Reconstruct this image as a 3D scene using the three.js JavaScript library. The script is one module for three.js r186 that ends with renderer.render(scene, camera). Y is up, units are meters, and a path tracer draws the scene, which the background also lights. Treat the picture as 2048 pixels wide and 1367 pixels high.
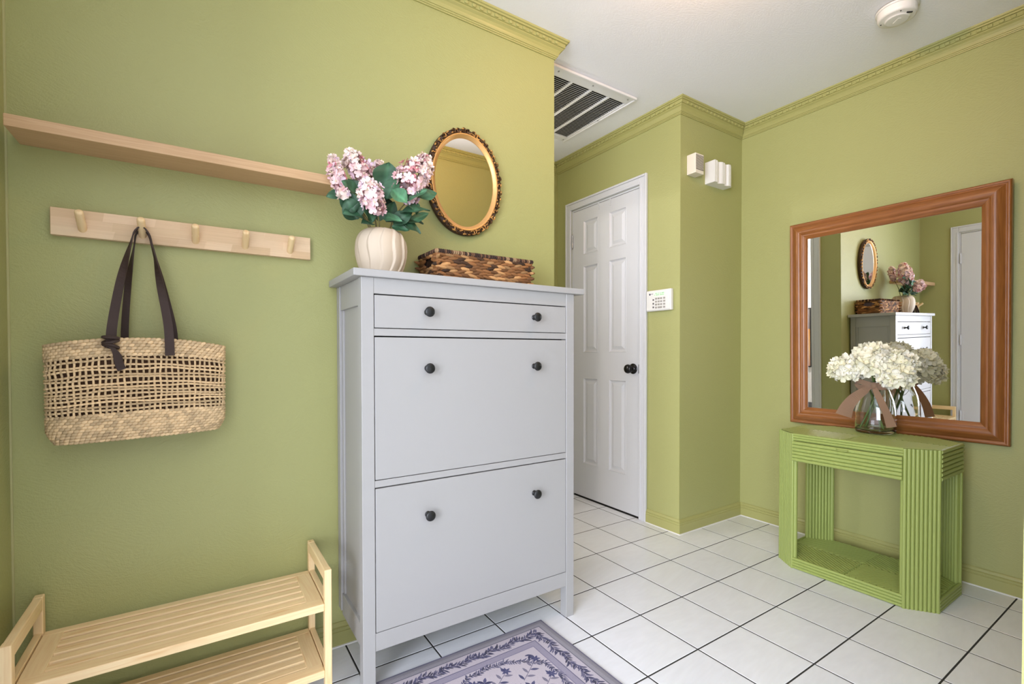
import * as THREE from 'three';
import { RoundedBoxGeometry } from 'three/addons/geometries/RoundedBoxGeometry.js';
import { mergeGeometries } from 'three/addons/utils/BufferGeometryUtils.js';
import { ImprovedNoise } from 'three/addons/math/ImprovedNoise.js';
import { RectAreaLightUniformsLib } from 'three/addons/lights/RectAreaLightUniformsLib.js';

// ---------------------------------------------------------------- camera, sky, lights, exposure
const W = 2048, HGT = 1367, F = 953.2, CY = 719.24, CAMY = 1.025;
const scene = new THREE.Scene();
const camera = new THREE.PerspectiveCamera(2 * Math.atan(HGT / 2 / F) * 180 / Math.PI, W / HGT, 0.05, 60);
camera.position.set(0, CAMY, 0);
camera.rotation.order = 'YXZ';
camera.rotation.set(-0.8405 * Math.PI / 180, -33.1388 * Math.PI / 180, -0.0782 * Math.PI / 180);
camera.setViewOffset(W, HGT, 0, HGT / 2 - CY, W, HGT);
camera.updateProjectionMatrix();

scene.background = new THREE.Color(0.80, 0.88, 1.0);            // overcast daylight outside the window behind the camera
const renderer = new THREE.WebGLRenderer({ antialias: true });
renderer.toneMapping = THREE.LinearToneMapping;
renderer.toneMappingExposure = 0.85;
renderer.shadowMap.enabled = true;
RectAreaLightUniformsLib.init();

const LAMP = { at: [1.42, 2.358, -0.88], color: 0xffc084, power: 1.25 };    // ceiling light above the entry, just out of frame
const WINDOW = { color: 0xeef4ff, power: 1.0 };                             // daylight in the window behind the camera
const SIDEWINDOW = { color: 0xeef2ff, power: 20 };                        // daylight in the wide window at the left of the room behind the camera
const HALLROOM = { color: 0xfff6ea, power: 6.5 };                           // ceiling light of the room off the hall

// ---------------------------------------------------------------- helpers
const V = (x, y, z) => new THREE.Vector3(x, y, z);
function rng(seed) { let s = seed >>> 0; return () => { s = (s + 0x6d2b79f5) >>> 0; let t = Math.imul(s ^ (s >>> 15), 1 | s); t = (t + Math.imul(t ^ (t >>> 7), 61 | t)) ^ t; return ((t ^ (t >>> 14)) >>> 0) / 4294967296; }; }
const noise = new ImprovedNoise();
const fbm = (x, y, z, o = 4) => { let s = 0, a = 0.5; for (let i = 0; i < o; i++) { s += a * noise.noise(x, y, z + i * 7.3); x *= 2.03; y *= 2.03; a *= 0.5; } return s; };
const clamp01 = (v) => Math.min(1, Math.max(0, v));
const lerp = (a, b, t) => a + (b - a) * t;
const sstep = (a, b, x) => { const t = clamp01((x - a) / (b - a)); return t * t * (3 - 2 * t); };

const used = new Map();
function numbered(n) { const k = used.get(n) || 0; used.set(n, k + 1); return k ? n + '_' + String(k).padStart(3, '0') : n; }
function box(w, h, d, x = 0, y = 0, z = 0) { const g = new THREE.BoxGeometry(w, h, d); g.translate(x, y, z); return g; }
function rbox(w, h, d, x = 0, y = 0, z = 0, r = 0.002, s = 2) { const g = new RoundedBoxGeometry(w, h, d, s, Math.min(r, w / 2.01, h / 2.01, d / 2.01)); g.translate(x, y, z); return g; }
const bx = (x0, x1, y0, y1, z0, z1) => box(x1 - x0, y1 - y0, z1 - z0, (x0 + x1) / 2, (y0 + y1) / 2, (z0 + z1) / 2);
const rb = (x0, x1, y0, y1, z0, z1, r, s) => rbox(x1 - x0, y1 - y0, z1 - z0, (x0 + x1) / 2, (y0 + y1) / 2, (z0 + z1) / 2, r, s);
// uv in metres from the plane that a face lies in
function metreUV(g, dx = 0, dy = 0) {
  const p = g.attributes.position, n = g.attributes.normal, uv = new Float32Array(p.count * 2);
  for (let i = 0; i < p.count; i++) {
    const ax = Math.abs(n.getX(i)), ay = Math.abs(n.getY(i)), az = Math.abs(n.getZ(i));
    let u, v;
    if (ay >= ax && ay >= az) { u = p.getX(i); v = p.getZ(i); } else if (ax >= az) { u = p.getZ(i); v = p.getY(i); } else { u = p.getX(i); v = p.getY(i); }
    uv[i * 2] = u + dx; uv[i * 2 + 1] = v + dy;
  }
  g.setAttribute('uv', new THREE.BufferAttribute(uv, 2)); return g;
}
// uv with u along the grain
let grainSeed = 0;
function grain(g, axis) {
  const p = g.attributes.position, n = g.attributes.normal, uv = new Float32Array(p.count * 2), du = (grainSeed = (grainSeed + 0.377) % 7), dv = grainSeed * 1.713;
  const get = (i, a) => (a === 'x' ? p.getX(i) : a === 'y' ? p.getY(i) : p.getZ(i)), gn = (i, a) => Math.abs(a === 'x' ? n.getX(i) : a === 'y' ? n.getY(i) : n.getZ(i));
  const [b, c] = ['x', 'y', 'z'].filter((a) => a !== axis);
  for (let i = 0; i < p.count; i++) { uv[2 * i] = get(i, axis) + du; uv[2 * i + 1] = (gn(i, b) > gn(i, c) ? get(i, c) : get(i, b)) + dv; }
  g.setAttribute('uv', new THREE.BufferAttribute(uv, 2)); return g;
}
function plainGeo(g) { const o = g.index ? g.toNonIndexed() : g; for (const k of Object.keys(o.attributes)) if (!['position', 'normal', 'uv'].includes(k)) o.deleteAttribute(k); if (!o.attributes.uv) metreUV(o); return o; }
function join(list) { list = [].concat(list); return list.length === 1 ? list[0] : mergeGeometries(list.map(plainGeo)); }
function mesh(name, geos, mat, parent) { const m = new THREE.Mesh(join(geos), mat); m.name = parent === scene ? numbered(name) : name; m.castShadow = m.receiveShadow = true; parent.add(m); return m; }
const partCount = new WeakMap();
function part(name, geos, mat, parent) {                                  // a child; repeats within one thing get numbers
  const c = partCount.get(parent) || {}; partCount.set(parent, c); const k = c[name] || 0; c[name] = k + 1;
  return mesh(k ? name + '_' + String(k).padStart(3, '0') : name, geos, mat, parent);
}
function thing(name, label, category, at = [0, 0, 0], turn = 0, group) {
  const o = new THREE.Group(); o.name = numbered(name); o.position.set(...at); o.rotation.y = turn; o.userData = { label, category };
  if (group) o.userData.group = group;
  scene.add(o); return o;
}
function struct(name, geos, mat) { const m = mesh(name, [].concat(geos).map((g) => metreUV(plainGeo(g))), mat, scene); m.userData.kind = 'structure'; return m; }
function structGroup(name, at = [0, 0, 0], turn = 0) { const o = new THREE.Group(); o.name = name; o.position.set(...at); o.rotation.y = turn; o.userData.kind = 'structure'; scene.add(o); return o; }

// collects many small shapes, with a colour each, into one geometry
class Heap {
  constructor() { this.p = []; this.n = []; this.c = []; this.i = []; this.u = []; }
  add(g, m, col) {
    const at = this.p.length / 3, P = g.attributes.position, N = g.attributes.normal, v = V(0, 0, 0), nm = new THREE.Matrix3().getNormalMatrix(m);
    for (let k = 0; k < P.count; k++) {
      v.fromBufferAttribute(P, k).applyMatrix4(m); this.p.push(v.x, v.y, v.z); this.u.push(v.x, v.y);
      v.fromBufferAttribute(N, k).applyMatrix3(nm).normalize(); this.n.push(v.x, v.y, v.z);
      this.c.push(col.r, col.g, col.b);
    }
    const n = g.index ? g.index.count : P.count, ix = (k) => (g.index ? g.index.getX(k) : k) + at, flip = m.determinant() < 0;
    for (let k = 0; k < n; k += 3) if (flip) this.i.push(ix(k), ix(k + 2), ix(k + 1)); else this.i.push(ix(k), ix(k + 1), ix(k + 2));
    return this;
  }
  geo() {
    const g = new THREE.BufferGeometry();
    g.setAttribute('position', new THREE.Float32BufferAttribute(this.p, 3)); g.setAttribute('normal', new THREE.Float32BufferAttribute(this.n, 3));
    g.setAttribute('uv', new THREE.Float32BufferAttribute(this.u, 2)); g.setAttribute('color', new THREE.Float32BufferAttribute(this.c, 3)); g.setIndex(this.i); return g;
  }
}
function heapMesh(name, heap, mat, parent) { const m = new THREE.Mesh(heap.geo(), mat); const c = partCount.get(parent) || {}; partCount.set(parent, c); const k = c[name] || 0; c[name] = k + 1; m.name = k ? name + '_' + String(k).padStart(3, '0') : name; m.castShadow = m.receiveShadow = true; parent.add(m); return m; }
const basis = (pos, X, Y, Z) => new THREE.Matrix4().makeBasis(X, Y, Z).setPosition(pos);
const sc = (x, y, z) => new THREE.Matrix4().makeScale(x, y, z);
function tube(points, r, seg = 24, rad = 7, closed = false) { return new THREE.TubeGeometry(new THREE.CatmullRomCurve3(points, closed), seg, r, rad, closed); }
function taperTube(points, r0, r1, seg = 20, rad = 7) {
  const c = new THREE.CatmullRomCurve3(points), g = new THREE.TubeGeometry(c, seg, 1, rad), P = g.attributes.position;
  for (let i = 0; i <= seg; i++) { const q = c.getPointAt(i / seg), r = lerp(r0, r1, i / seg); for (let j = 0; j <= rad; j++) { const k = i * (rad + 1) + j; P.setXYZ(k, q.x + (P.getX(k) - q.x) * r, q.y + (P.getY(k) - q.y) * r, q.z + (P.getZ(k) - q.z) * r); } }
  return g;
}
// a strip of real thickness: frames = [{p, w (unit width direction), width}]
function ribbon(frames, thick) {
  const n = frames.length, pos = [], idx = [];
  for (let i = 0; i < n; i++) {
    const f = frames[i], a = frames[Math.max(0, i - 1)].p, b = frames[Math.min(n - 1, i + 1)].p, t = b.clone().sub(a).normalize(), w = f.w.clone().sub(t.clone().multiplyScalar(f.w.dot(t))).normalize(), nn = new THREE.Vector3().crossVectors(t, w).normalize();
    for (const [sx, sz] of [[-1, -1], [1, -1], [1, 1], [-1, 1]]) { const q = f.p.clone().addScaledVector(w, sx * f.width / 2).addScaledVector(nn, sz * thick / 2); pos.push(q.x, q.y, q.z); }
  }
  for (let i = 0; i < n - 1; i++) for (let k = 0; k < 4; k++) { const a = i * 4 + k, b = i * 4 + (k + 1) % 4, c = a + 4, d = b + 4; idx.push(a, c, b, b, c, d); }
  idx.push(0, 1, 2, 0, 2, 3); const e = (n - 1) * 4; idx.push(e, e + 2, e + 1, e, e + 3, e + 2);
  const g = new THREE.BufferGeometry(); g.setAttribute('position', new THREE.Float32BufferAttribute(pos, 3)); g.setIndex(idx);
  const o = g.toNonIndexed(); o.computeVertexNormals(); return metreUV(o);
}
// a moulding: profile [out, up] swept along a wall from a to b (x, z), room on the right-hand side; mitre: 1 outside corner, -1 inside corner, 0 square
function moulding(a, b, y, profile, ma = 0, mb = 0) {
  const d = new THREE.Vector2(b[0] - a[0], b[1] - a[1]), L = d.length(); d.divideScalar(L); const n = new THREE.Vector2(-d.y, d.x), pos = [];
  const at = (end, o) => { const s = end ? L + mb * o : -ma * o; return [a[0] + d.x * s + n.x * o, a[1] + d.y * s + n.y * o]; };
  const quad = (p, q, r, s) => pos.push(...p, ...q, ...r, ...p, ...r, ...s);
  for (let i = 0; i < profile.length - 1; i++) {
    const [o0, h0] = profile[i], [o1, h1] = profile[i + 1], A0 = at(0, o0), A1 = at(0, o1), B0 = at(1, o0), B1 = at(1, o1);
    quad([A0[0], y + h0, A0[1]], [B0[0], y + h0, B0[1]], [B1[0], y + h1, B1[1]], [A1[0], y + h1, A1[1]]);
  }
  for (const e of [0, 1]) { const c = at(e, 0); for (let i = 0; i < profile.length - 1; i++) { const p = at(e, profile[i][0]), q = at(e, profile[i + 1][0]), A = [c[0], y + profile[0][1], c[1]], B = [p[0], y + profile[i][1], p[1]], C = [q[0], y + profile[i + 1][1], q[1]]; if (e) pos.push(...A, ...C, ...B); else pos.push(...A, ...B, ...C); } }
  const g = new THREE.BufferGeometry(); g.setAttribute('position', new THREE.Float32BufferAttribute(pos, 3)); g.computeVertexNormals(); return metreUV(g);
}

// ---------------------------------------------------------------- textures
function dataTex(w, h, fn, srgb = true) {
  const d = new Uint8Array(w * h * 4);
  for (let y = 0; y < h; y++) for (let x = 0; x < w; x++) { const c = fn(x / w, y / h, x, y), o = (y * w + x) * 4; for (let k = 0; k < 3; k++) d[o + k] = Math.round(255 * clamp01(c[k] ?? c[0])); d[o + 3] = 255; }
  const t = new THREE.DataTexture(d, w, h, THREE.RGBAFormat); t.wrapS = t.wrapT = THREE.RepeatWrapping; t.magFilter = THREE.LinearFilter; t.minFilter = THREE.LinearMipmapLinearFilter; t.generateMipmaps = true; if (srgb) t.colorSpace = THREE.SRGBColorSpace; t.needsUpdate = true; return t;
}
const rep = (t, su, sv) => { t.repeat.set(1 / su, 1 / sv); return t; };
const ring = (u, r) => [Math.cos(u * Math.PI * 2) * r, Math.sin(u * Math.PI * 2) * r];
// seamless noise in u, plain in v
const paintBump = rep(dataTex(512, 512, (u, v) => { const [a, b] = ring(u, 6), [c, d] = ring(v, 6); return [0.5 + 0.55 * (noise.noise(a + c * 1.7, b + d * 1.7, c - d) * 0.6 + noise.noise(a * 3 + c * 2.5, b * 3 - d * 2.2, d * 3) * 0.4)]; }, false), 0.35, 0.35);
function woodTex(base, dark, seed, knots = 0.0, fine = 60) {
  const r = rng(seed), ks = []; for (let i = 0; i < 14; i++) ks.push([r(), r(), 0.4 + r()]);
  return dataTex(1024, 256, (u, v) => {
    const [a, b] = ring(u, 1.1), [c, d] = ring(v, 2.2);
    let w = fbm(a + seed, b + c * 1.4, d * 1.4, 3), g = Math.sin((v * 9 + w * 1.3) * Math.PI * 2) * 0.5 + 0.5, f = noise.noise(a * 2.2, b * 2.2 + v * fine, seed), f2 = noise.noise(a * 1.2 + 4, b * 1.2 + v * fine * 2.6, seed + 3);
    let t = 0.22 * g + 0.32 * (f * 0.5 + 0.5) + 0.28 * (f2 * 0.5 + 0.5);
    for (const [ku, kv, s] of ks) { const du = Math.min(Math.abs(u - ku), 1 - Math.abs(u - ku)) * 18, dv = Math.min(Math.abs(v - kv), 1 - Math.abs(v - kv)) * 26; t += knots * s * Math.exp(-(du * du + dv * dv) * 3); }
    return [0, 1, 2].map((k) => lerp(base[k], dark[k], clamp01(t)));
  });
}
const texBamboo = rep(woodTex([1.0, 0.91, 0.72], [0.92, 0.76, 0.54], 11, 0.55, 40), 0.9, 0.16);
const texShelf = rep(woodTex([0.84, 0.71, 0.54], [0.71, 0.55, 0.38], 23, 0.0, 70), 1.1, 0.12);
const texFrame = rep(woodTex([0.66, 0.42, 0.21], [0.42, 0.235, 0.095], 37, 0.0, 50), 0.8, 0.2);
// tile: faint streaks under the glaze
const texTile = dataTex(512, 512, (u, v) => { const [a, b] = ring(u, 1.6), [c, d] = ring(v, 5); const s = fbm(a + c * 0.4, b + d, c, 4) * 0.10 + noise.noise(a * 2, b * 2 + d * 3, c * 3) * 0.03; return [0.935 + s * 0.25, 0.945 + s * 0.26, 0.965 + s * 0.27]; });

// ---------------------------------------------------------------- materials
const std = (o) => new THREE.MeshStandardMaterial(o), phy = (o) => new THREE.MeshPhysicalMaterial(o), lin = (r, g, b) => new THREE.Color().setRGB(r, g, b);
const M = {
  wall: phy({ color: lin(0.388, 0.392, 0.150), roughness: 0.5, bumpMap: paintBump, bumpScale: 0.0010 }),
  trim: phy({ color: lin(0.385, 0.375, 0.135), roughness: 0.38 }),
  ceiling: std({ color: lin(0.90, 0.915, 0.955), roughness: 0.85, bumpMap: paintBump, bumpScale: 0.0006 }),
  whitePaint: phy({ color: lin(0.66, 0.67, 0.69), roughness: 0.32 }),
  roomWhite: std({ color: lin(0.80, 0.80, 0.80), roughness: 0.9 }),
  cabinet: phy({ color: lin(0.378, 0.374, 0.364), roughness: 0.42 }),
  dark: std({ color: lin(0.012, 0.012, 0.012), roughness: 0.9 }),
  grout: std({ color: lin(0.03, 0.029, 0.028), roughness: 0.95 }),
  caulk: std({ color: lin(0.75, 0.74, 0.70), roughness: 0.7 }),
  knob: phy({ color: lin(0.025, 0.026, 0.026), roughness: 0.38, metalness: 0.5 }),
  blackKnob: phy({ color: lin(0.008, 0.008, 0.009), roughness: 0.22, metalness: 0.3 }),
  steel: std({ color: lin(0.5, 0.5, 0.5), roughness: 0.35, metalness: 1 }),
  bamboo: phy({ map: texBamboo, roughness: 0.42 }),
  shelf: phy({ map: texShelf, roughness: 0.5 }),
  frameWood: phy({ map: texFrame, roughness: 0.34, clearcoat: 0.3, clearcoatRoughness: 0.3 }),
  mirror: std({ color: lin(0.93, 0.94, 0.93), roughness: 0.0, metalness: 1 }),
  plastic: phy({ color: lin(0.80, 0.79, 0.75), roughness: 0.4 }),
  plasticCream: phy({ color: lin(0.80, 0.74, 0.62), roughness: 0.5 }),
  vent: std({ color: lin(0.78, 0.78, 0.78), roughness: 0.5 }),
  slat: std({ color: lin(0.52, 0.51, 0.49), roughness: 0.5 }),
  green: phy({ color: lin(0.32, 0.385, 0.105), roughness: 0.36 }),
  greenTop: phy({ color: lin(0.34, 0.40, 0.12), roughness: 0.26 }),
  glass: phy({ color: 0xffffff, transmission: 1, thickness: 0.01, ior: 1.5, roughness: 0.0 }),
  pane: phy({ color: 0xffffff, transmission: 1, thickness: 0, roughness: 0.0 }),
  leather: phy({ color: lin(0.040, 0.021, 0.015), roughness: 0.7 }),
  weave: std({ vertexColors: true, roughness: 0.75 }),
  petal: std({ vertexColors: true, roughness: 0.8, side: THREE.DoubleSide }),
  leaf: phy({ vertexColors: true, roughness: 0.5, side: THREE.DoubleSide }),
  stem: std({ color: lin(0.12, 0.20, 0.05), roughness: 0.6 }),
  stemBrown: std({ color: lin(0.18, 0.15, 0.06), roughness: 0.7 }),
  ceramic: phy({ color: lin(0.62, 0.52, 0.395), roughness: 0.6 }),
  gold: phy({ color: lin(0.66, 0.37, 0.13), roughness: 0.38, metalness: 0.55 }),
  bronze: phy({ vertexColors: true, roughness: 0.32, metalness: 0.6 }),
  burlap: phy({ color: lin(0.46, 0.29, 0.18), roughness: 1.0, transmission: 0.5, thickness: 0, side: THREE.DoubleSide }),
};
const tileMats = []; for (let i = 0; i < 8; i++) { const t = texTile.clone(); t.repeat.set(1.2, 1.2); t.offset.set((i * 0.371) % 1, (i * 0.613) % 1); const k = 0.965 + 0.035 * ((i * 0.618) % 1); tileMats.push(phy({ map: t, color: lin(k, k, k * 0.995), roughness: 0.22 })); }

// ---------------------------------------------------------------- the room
const CE = 2.433, XL = -0.412, ZB = -1.726, XC = 1.358, XD = 2.257, ZU = -1.73, XR = 2.854, ZE = -2.834, ZF = -0.20, T = 0.12;
const BACK = 3.0, ZL = -0.915, XS = -2.7;                                                            // window wall of the room behind the camera
// floor slab, with the tiles of the entry and the hall laid on it
const floor = structGroup('floor');
part('floor_base', [metreUV(bx(-2.9, 3.1, -0.12, -0.0008, -4.5, BACK + 0.2))], M.grout, floor);
part('floor_behind', [metreUV(bx(XS, 3.0, -0.0007, 0, ZF, BACK)), metreUV(bx(XS, XL, -0.0007, 0, ZL, ZF))], std({ color: lin(0.62, 0.6, 0.56), roughness: 0.4 }), floor);
part('floor_side_room', [metreUV(bx(-2.2, XC - T, -0.0007, 0, -4.4, ZB - T))], std({ color: lin(0.5, 0.47, 0.43), roughness: 0.4 }), floor);
{
  const cache = new Map();
  const tileGeo = (w, d) => {
    const key = w.toFixed(3) + '_' + d.toFixed(3); if (cache.has(key)) return cache.get(key);
    const rings = [[0, -0.006], [0, -0.0012], [0.0009, -0.0003], [0.0025, 0]], pos = [], uv = [], idx = [];
    for (const [ins, y] of rings) for (const [sx, sz] of [[-1, -1], [1, -1], [1, 1], [-1, 1]]) { const x = sx * (w / 2 - ins), z = sz * (d / 2 - ins); pos.push(x, y, z); uv.push(x, z); }
    for (let r = 0; r < 3; r++) for (let k = 0; k < 4; k++) { const a = r * 4 + k, b = r * 4 + (k + 1) % 4; idx.push(a, a + 4, b, b, a + 4, b + 4); }
    idx.push(12, 14, 13, 12, 15, 14);
    const g = new THREE.BufferGeometry(); g.setAttribute('position', new THREE.Float32BufferAttribute(pos, 3)); g.setAttribute('uv', new THREE.Float32BufferAttribute(uv, 2)); g.setIndex(idx);
    const o = g.toNonIndexed(); o.computeVertexNormals();
    cache.set(key, o); return o;
  };
  const xs = [], zs = []; for (let k = -5; k <= 9; k++) xs.push(0.6706 + 0.2533 * k); for (let k = -6; k <= 5; k++) zs.push(-1.534 + 0.2583 * k);
  let n = 0; const gap = 0.0045;
  const lay = (x0, x1, z0, z1) => { const w = x1 - x0 - gap, d = z1 - z0 - gap; if (w < 0.012 || d < 0.012) return; const t = part('tile', [tileGeo(w, d)], tileMats[(n * 5 + (n >> 3)) % 8], floor); n++; t.position.set((x0 + x1) / 2, 0, (z0 + z1) / 2); };
  for (let i = 0; i < xs.length - 1; i++) for (let j = 0; j < zs.length - 1; j++) {
    const x0 = xs[i], x1 = xs[i + 1], z0 = zs[j], z1 = zs[j + 1], ax0 = Math.max(x0, XL), ax1 = Math.min(x1, XR);
    if (z1 <= ZB + 0.001) { lay(Math.max(x0, XC), Math.min(x1, XD), Math.max(z0, ZE), z1); continue; }
    if (z0 < ZB && x0 >= XC && x1 <= XD) { lay(x0, x1, z0, Math.min(z1, ZF)); continue; }
    if (z0 < ZB) { const h0 = Math.max(x0, XC), h1 = Math.min(x1, XD); if (h1 > h0) lay(h0, h1, z0, ZB + gap); }
    lay(ax0, ax1, Math.max(z0, ZB), Math.min(z1, ZF));
  }
}
struct('ceiling', [bx(-2.9, 3.1, CE, CE + 0.1, -4.5, BACK + 0.2)], M.ceiling);
struct('wall_back', [bx(XL - T, XC, 0, CE, ZB - T, ZB)], M.wall);
// left wall, with the opening of the closet door
const D2 = { z0: -1.432, z1: -0.975, h: 2.045 };
struct('wall_left', [bx(XL - T, XL, 0, CE, ZB, D2.z0), bx(XL - T, XL, D2.h, CE, D2.z0, D2.z1), bx(XL - T, XL, 0, CE, D2.z1, ZL)], M.wall);
// the hall: left side with a cased opening, end, and the wall of the six-panel door
const HO = { z1: -1.937, z0: -2.72, h: 2.05 };
struct('wall_hall_left', [bx(XC - T, XC, 0, CE, HO.z1, ZB - T), bx(XC - T, XC, HO.h, CE, HO.z0, HO.z1), bx(XC - T, XC, 0, CE, ZE - T, HO.z0)], M.wall);
struct('wall_hall_end', [bx(XC, XD + T, 0, CE, ZE - T, ZE)], M.wall);
const D1 = { z0: -2.662, z1: -2.016, h: 2.048 };
struct('wall_hall_right', [bx(XD, XD + T, 0, CE, ZE, D1.z0), bx(XD, XD + T, D1.h, CE, D1.z0, D1.z1), bx(XD, XD + T, 0, CE, D1.z1, ZU)], M.wall);
struct('wall_recess', [bx(XD + T, XR + T, 0, CE, ZU - T, ZU)], M.wall);
struct('wall_right', [bx(XR, XR + T, 0, CE, ZU, ZF)], M.wall);
// front wall: ends at the right-hand corner of the wide opening that the camera stands in
const OPX = 1.172;
struct('wall_front', [bx(OPX, XR + T, 0, CE, ZF, ZF + 0.15)], M.wall);
// the room behind the camera, open to the entry, with its two windows
const WN = { x0: -2.1, x1: 0.7, y0: 0.45, y1: 2.15 }, WS = { z0: -0.45, z1: 2.70, y0: 0.35, y1: 2.15 };
struct('wall_behind_left', [bx(XS - T, XS, 0, CE, ZL - T, WS.z0), bx(XS - T, XS, 0, CE, WS.z1, BACK + T), bx(XS - T, XS, 0, WS.y0, WS.z0, WS.z1), bx(XS - T, XS, WS.y1, CE, WS.z0, WS.z1)], M.roomWhite);
struct('wall_behind_right', [bx(3.0, 3.12, 0, CE, ZF, BACK + T)], M.roomWhite);
struct('wall_behind_front', [bx(XS, XL - T, 0, CE, ZL - T, ZL)], M.roomWhite);
struct('wall_behind_window', [bx(XS, WN.x0, 0, CE, BACK, BACK + T), bx(WN.x1, 3.0, 0, CE, BACK, BACK + T), bx(WN.x0, WN.x1, 0, WN.y0, BACK, BACK + T), bx(WN.x0, WN.x1, WN.y1, CE, BACK, BACK + T)], M.roomWhite);
{
  const w = structGroup('window_2');
  part('window_frame', [bx(XS - 0.09, XS - 0.02, WS.y0, WS.y1, WS.z0, WS.z0 + 0.06), bx(XS - 0.09, XS - 0.02, WS.y0, WS.y1, WS.z1 - 0.06, WS.z1), bx(XS - 0.09, XS - 0.02, WS.y0, WS.y0 + 0.06, WS.z0, WS.z1), bx(XS - 0.09, XS - 0.02, WS.y1 - 0.06, WS.y1, WS.z0, WS.z1), bx(XS - 0.09, XS - 0.02, WS.y0, WS.y1, 1.095, 1.155)], M.whitePaint, w);
  part('window_pane', [bx(XS - 0.058, XS - 0.052, WS.y0 + 0.06, WS.y1 - 0.06, WS.z0 + 0.06, 1.095)], M.pane, w);
  part('window_pane', [bx(XS - 0.058, XS - 0.052, WS.y0 + 0.06, WS.y1 - 0.06, 1.155, WS.z1 - 0.06)], M.pane, w);
  const l = new THREE.RectAreaLight(SIDEWINDOW.color, SIDEWINDOW.power, WS.z1 - WS.z0 - 0.12, WS.y1 - WS.y0 - 0.12); l.position.set(XS + 0.01, (WS.y0 + WS.y1) / 2, (WS.z0 + WS.z1) / 2); l.lookAt(2, (WS.y0 + WS.y1) / 2, (WS.z0 + WS.z1) / 2); l.name = 'side_window_daylight'; scene.add(l);
}
{
  const w = structGroup('window_1');
  part('window_frame', [bx(WN.x0, WN.x0 + 0.06, WN.y0, WN.y1, BACK + 0.02, BACK + 0.09), bx(WN.x1 - 0.06, WN.x1, WN.y0, WN.y1, BACK + 0.02, BACK + 0.09), bx(WN.x0, WN.x1, WN.y0, WN.y0 + 0.06, BACK + 0.02, BACK + 0.09), bx(WN.x0, WN.x1, WN.y1 - 0.06, WN.y1, BACK + 0.02, BACK + 0.09), bx(-0.73, -0.67, WN.y0, WN.y1, BACK + 0.02, BACK + 0.09)], M.whitePaint, w);
  part('window_pane', [bx(WN.x0 + 0.06, -0.73, WN.y0 + 0.06, WN.y1 - 0.06, BACK + 0.05, BACK + 0.056)], M.pane, w);
  part('window_pane', [bx(-0.67, WN.x1 - 0.06, WN.y0 + 0.06, WN.y1 - 0.06, BACK + 0.05, BACK + 0.056)], M.pane, w);
  const l = new THREE.RectAreaLight(WINDOW.color, WINDOW.power, WN.x1 - WN.x0 - 0.12, WN.y1 - WN.y0 - 0.12); l.position.set((WN.x0 + WN.x1) / 2, (WN.y0 + WN.y1) / 2, BACK - 0.01); l.lookAt((WN.x0 + WN.x1) / 2, (WN.y0 + WN.y1) / 2, 0); l.name = 'window_daylight'; scene.add(l);
}
// the room off the hall (seen only in the large mirror)
struct('wall_side_room_far', [bx(-2.22, -2.1, 0, CE, -4.4, ZB - T)], M.roomWhite);
struct('wall_side_room_back', [bx(-2.22, XC - T, 0, CE, -4.5, -4.38)], M.roomWhite);
struct('wall_side_room_right', [bx(XC - T, XC, 0, CE, -4.5, ZE - T)], M.roomWhite);
struct('wall_side_room_front', [bx(-2.22, XL - T, 0, CE, ZB - T, ZB - 0.02), bx(XL - T, XC - T, 0, CE, ZB - T - 0.012, ZB - T)], M.roomWhite);
struct('baseboard_side_room', [bx(-2.1, -2.085, 0, 0.10, -4.38, ZB - T)], std({ color: lin(0.12, 0.12, 0.13), roughness: 0.5 }));

// crown mouldings with their row of small blocks, one per wall
const CROWN = [[0, -0.077], [0.005, -0.077], [0.006, -0.072], [0.009, -0.0715], [0.010, -0.066], [0.013, -0.0655], [0.014, -0.060], [0.0165, -0.053], [0.022, -0.0435], [0.030, -0.037], [0.0305, -0.033], [0.036, -0.032], [0.0365, -0.0165], [0.043, -0.0155], [0.044, -0.0095], [0.0495, -0.0075], [0.051, 0], [0, 0]];
const BASE = [[0, 0], [0.013, 0], [0.013, 0.048], [0.0105, 0.050], [0.0115, 0.052], [0.0115, 0.061], [0.0085, 0.063], [0.0095, 0.066], [0.006, 0.074], [0.003, 0.078], [0, 0.079]];
let trimN = 0;
function crown(a, b, ma, mb) {
  const g = structGroup('trim_' + ++trimN);
  part('crown_moulding', [moulding(a, b, CE, CROWN, ma, mb)], M.trim, g);
  const d = V(b[0] - a[0], 0, b[1] - a[1]), L = d.length(); d.normalize(); const n = V(-d.z, 0, d.x), h = new Heap(), one = rbox(1, 1, 1, 0, 0, 0, 0.2, 1), N = Math.round(L / 0.0345);
  for (let i = 0; i < N; i++) h.add(one, basis(V(a[0], CE - 0.0245, a[1]).addScaledVector(d, (i + 0.5) * L / N).addScaledVector(n, 0.037), d, V(0, 1, 0), n).multiply(sc(0.0165, 0.0135, 0.008)), lin(1, 1, 1));
  const m = heapMesh('dentil_row', h, M.trim, g); m.userData.kind = 'stuff';
}
crown([XL, ZL], [XL, ZB], 0, -1);
crown([XL, ZB], [XC, ZB], -1, 1);
crown([XC, ZB], [XC, ZE], 1, -1);
crown([XC, ZE], [XD, ZE], -1, -1);
crown([XD, ZE], [XD, ZU], -1, 1);
crown([XD, ZU], [XR, ZU], 1, -1);
crown([XR, ZU], [XR, ZF], -1, -1);
crown([XR, ZF], [OPX, ZF], -1, 0);
function baseboard(name, a, b, ma, mb) { struct('baseboard_' + name, [moulding(a, b, 0.002, BASE, ma, mb)], M.trim); const m = moulding(a, b, 0, [[0, 0.0], [0.0175, 0], [0.0165, 0.003], [0.013, 0.0045], [0, 0.0045]], ma, mb); struct('trim_' + ++trimN, [m], M.caulk); }
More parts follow.
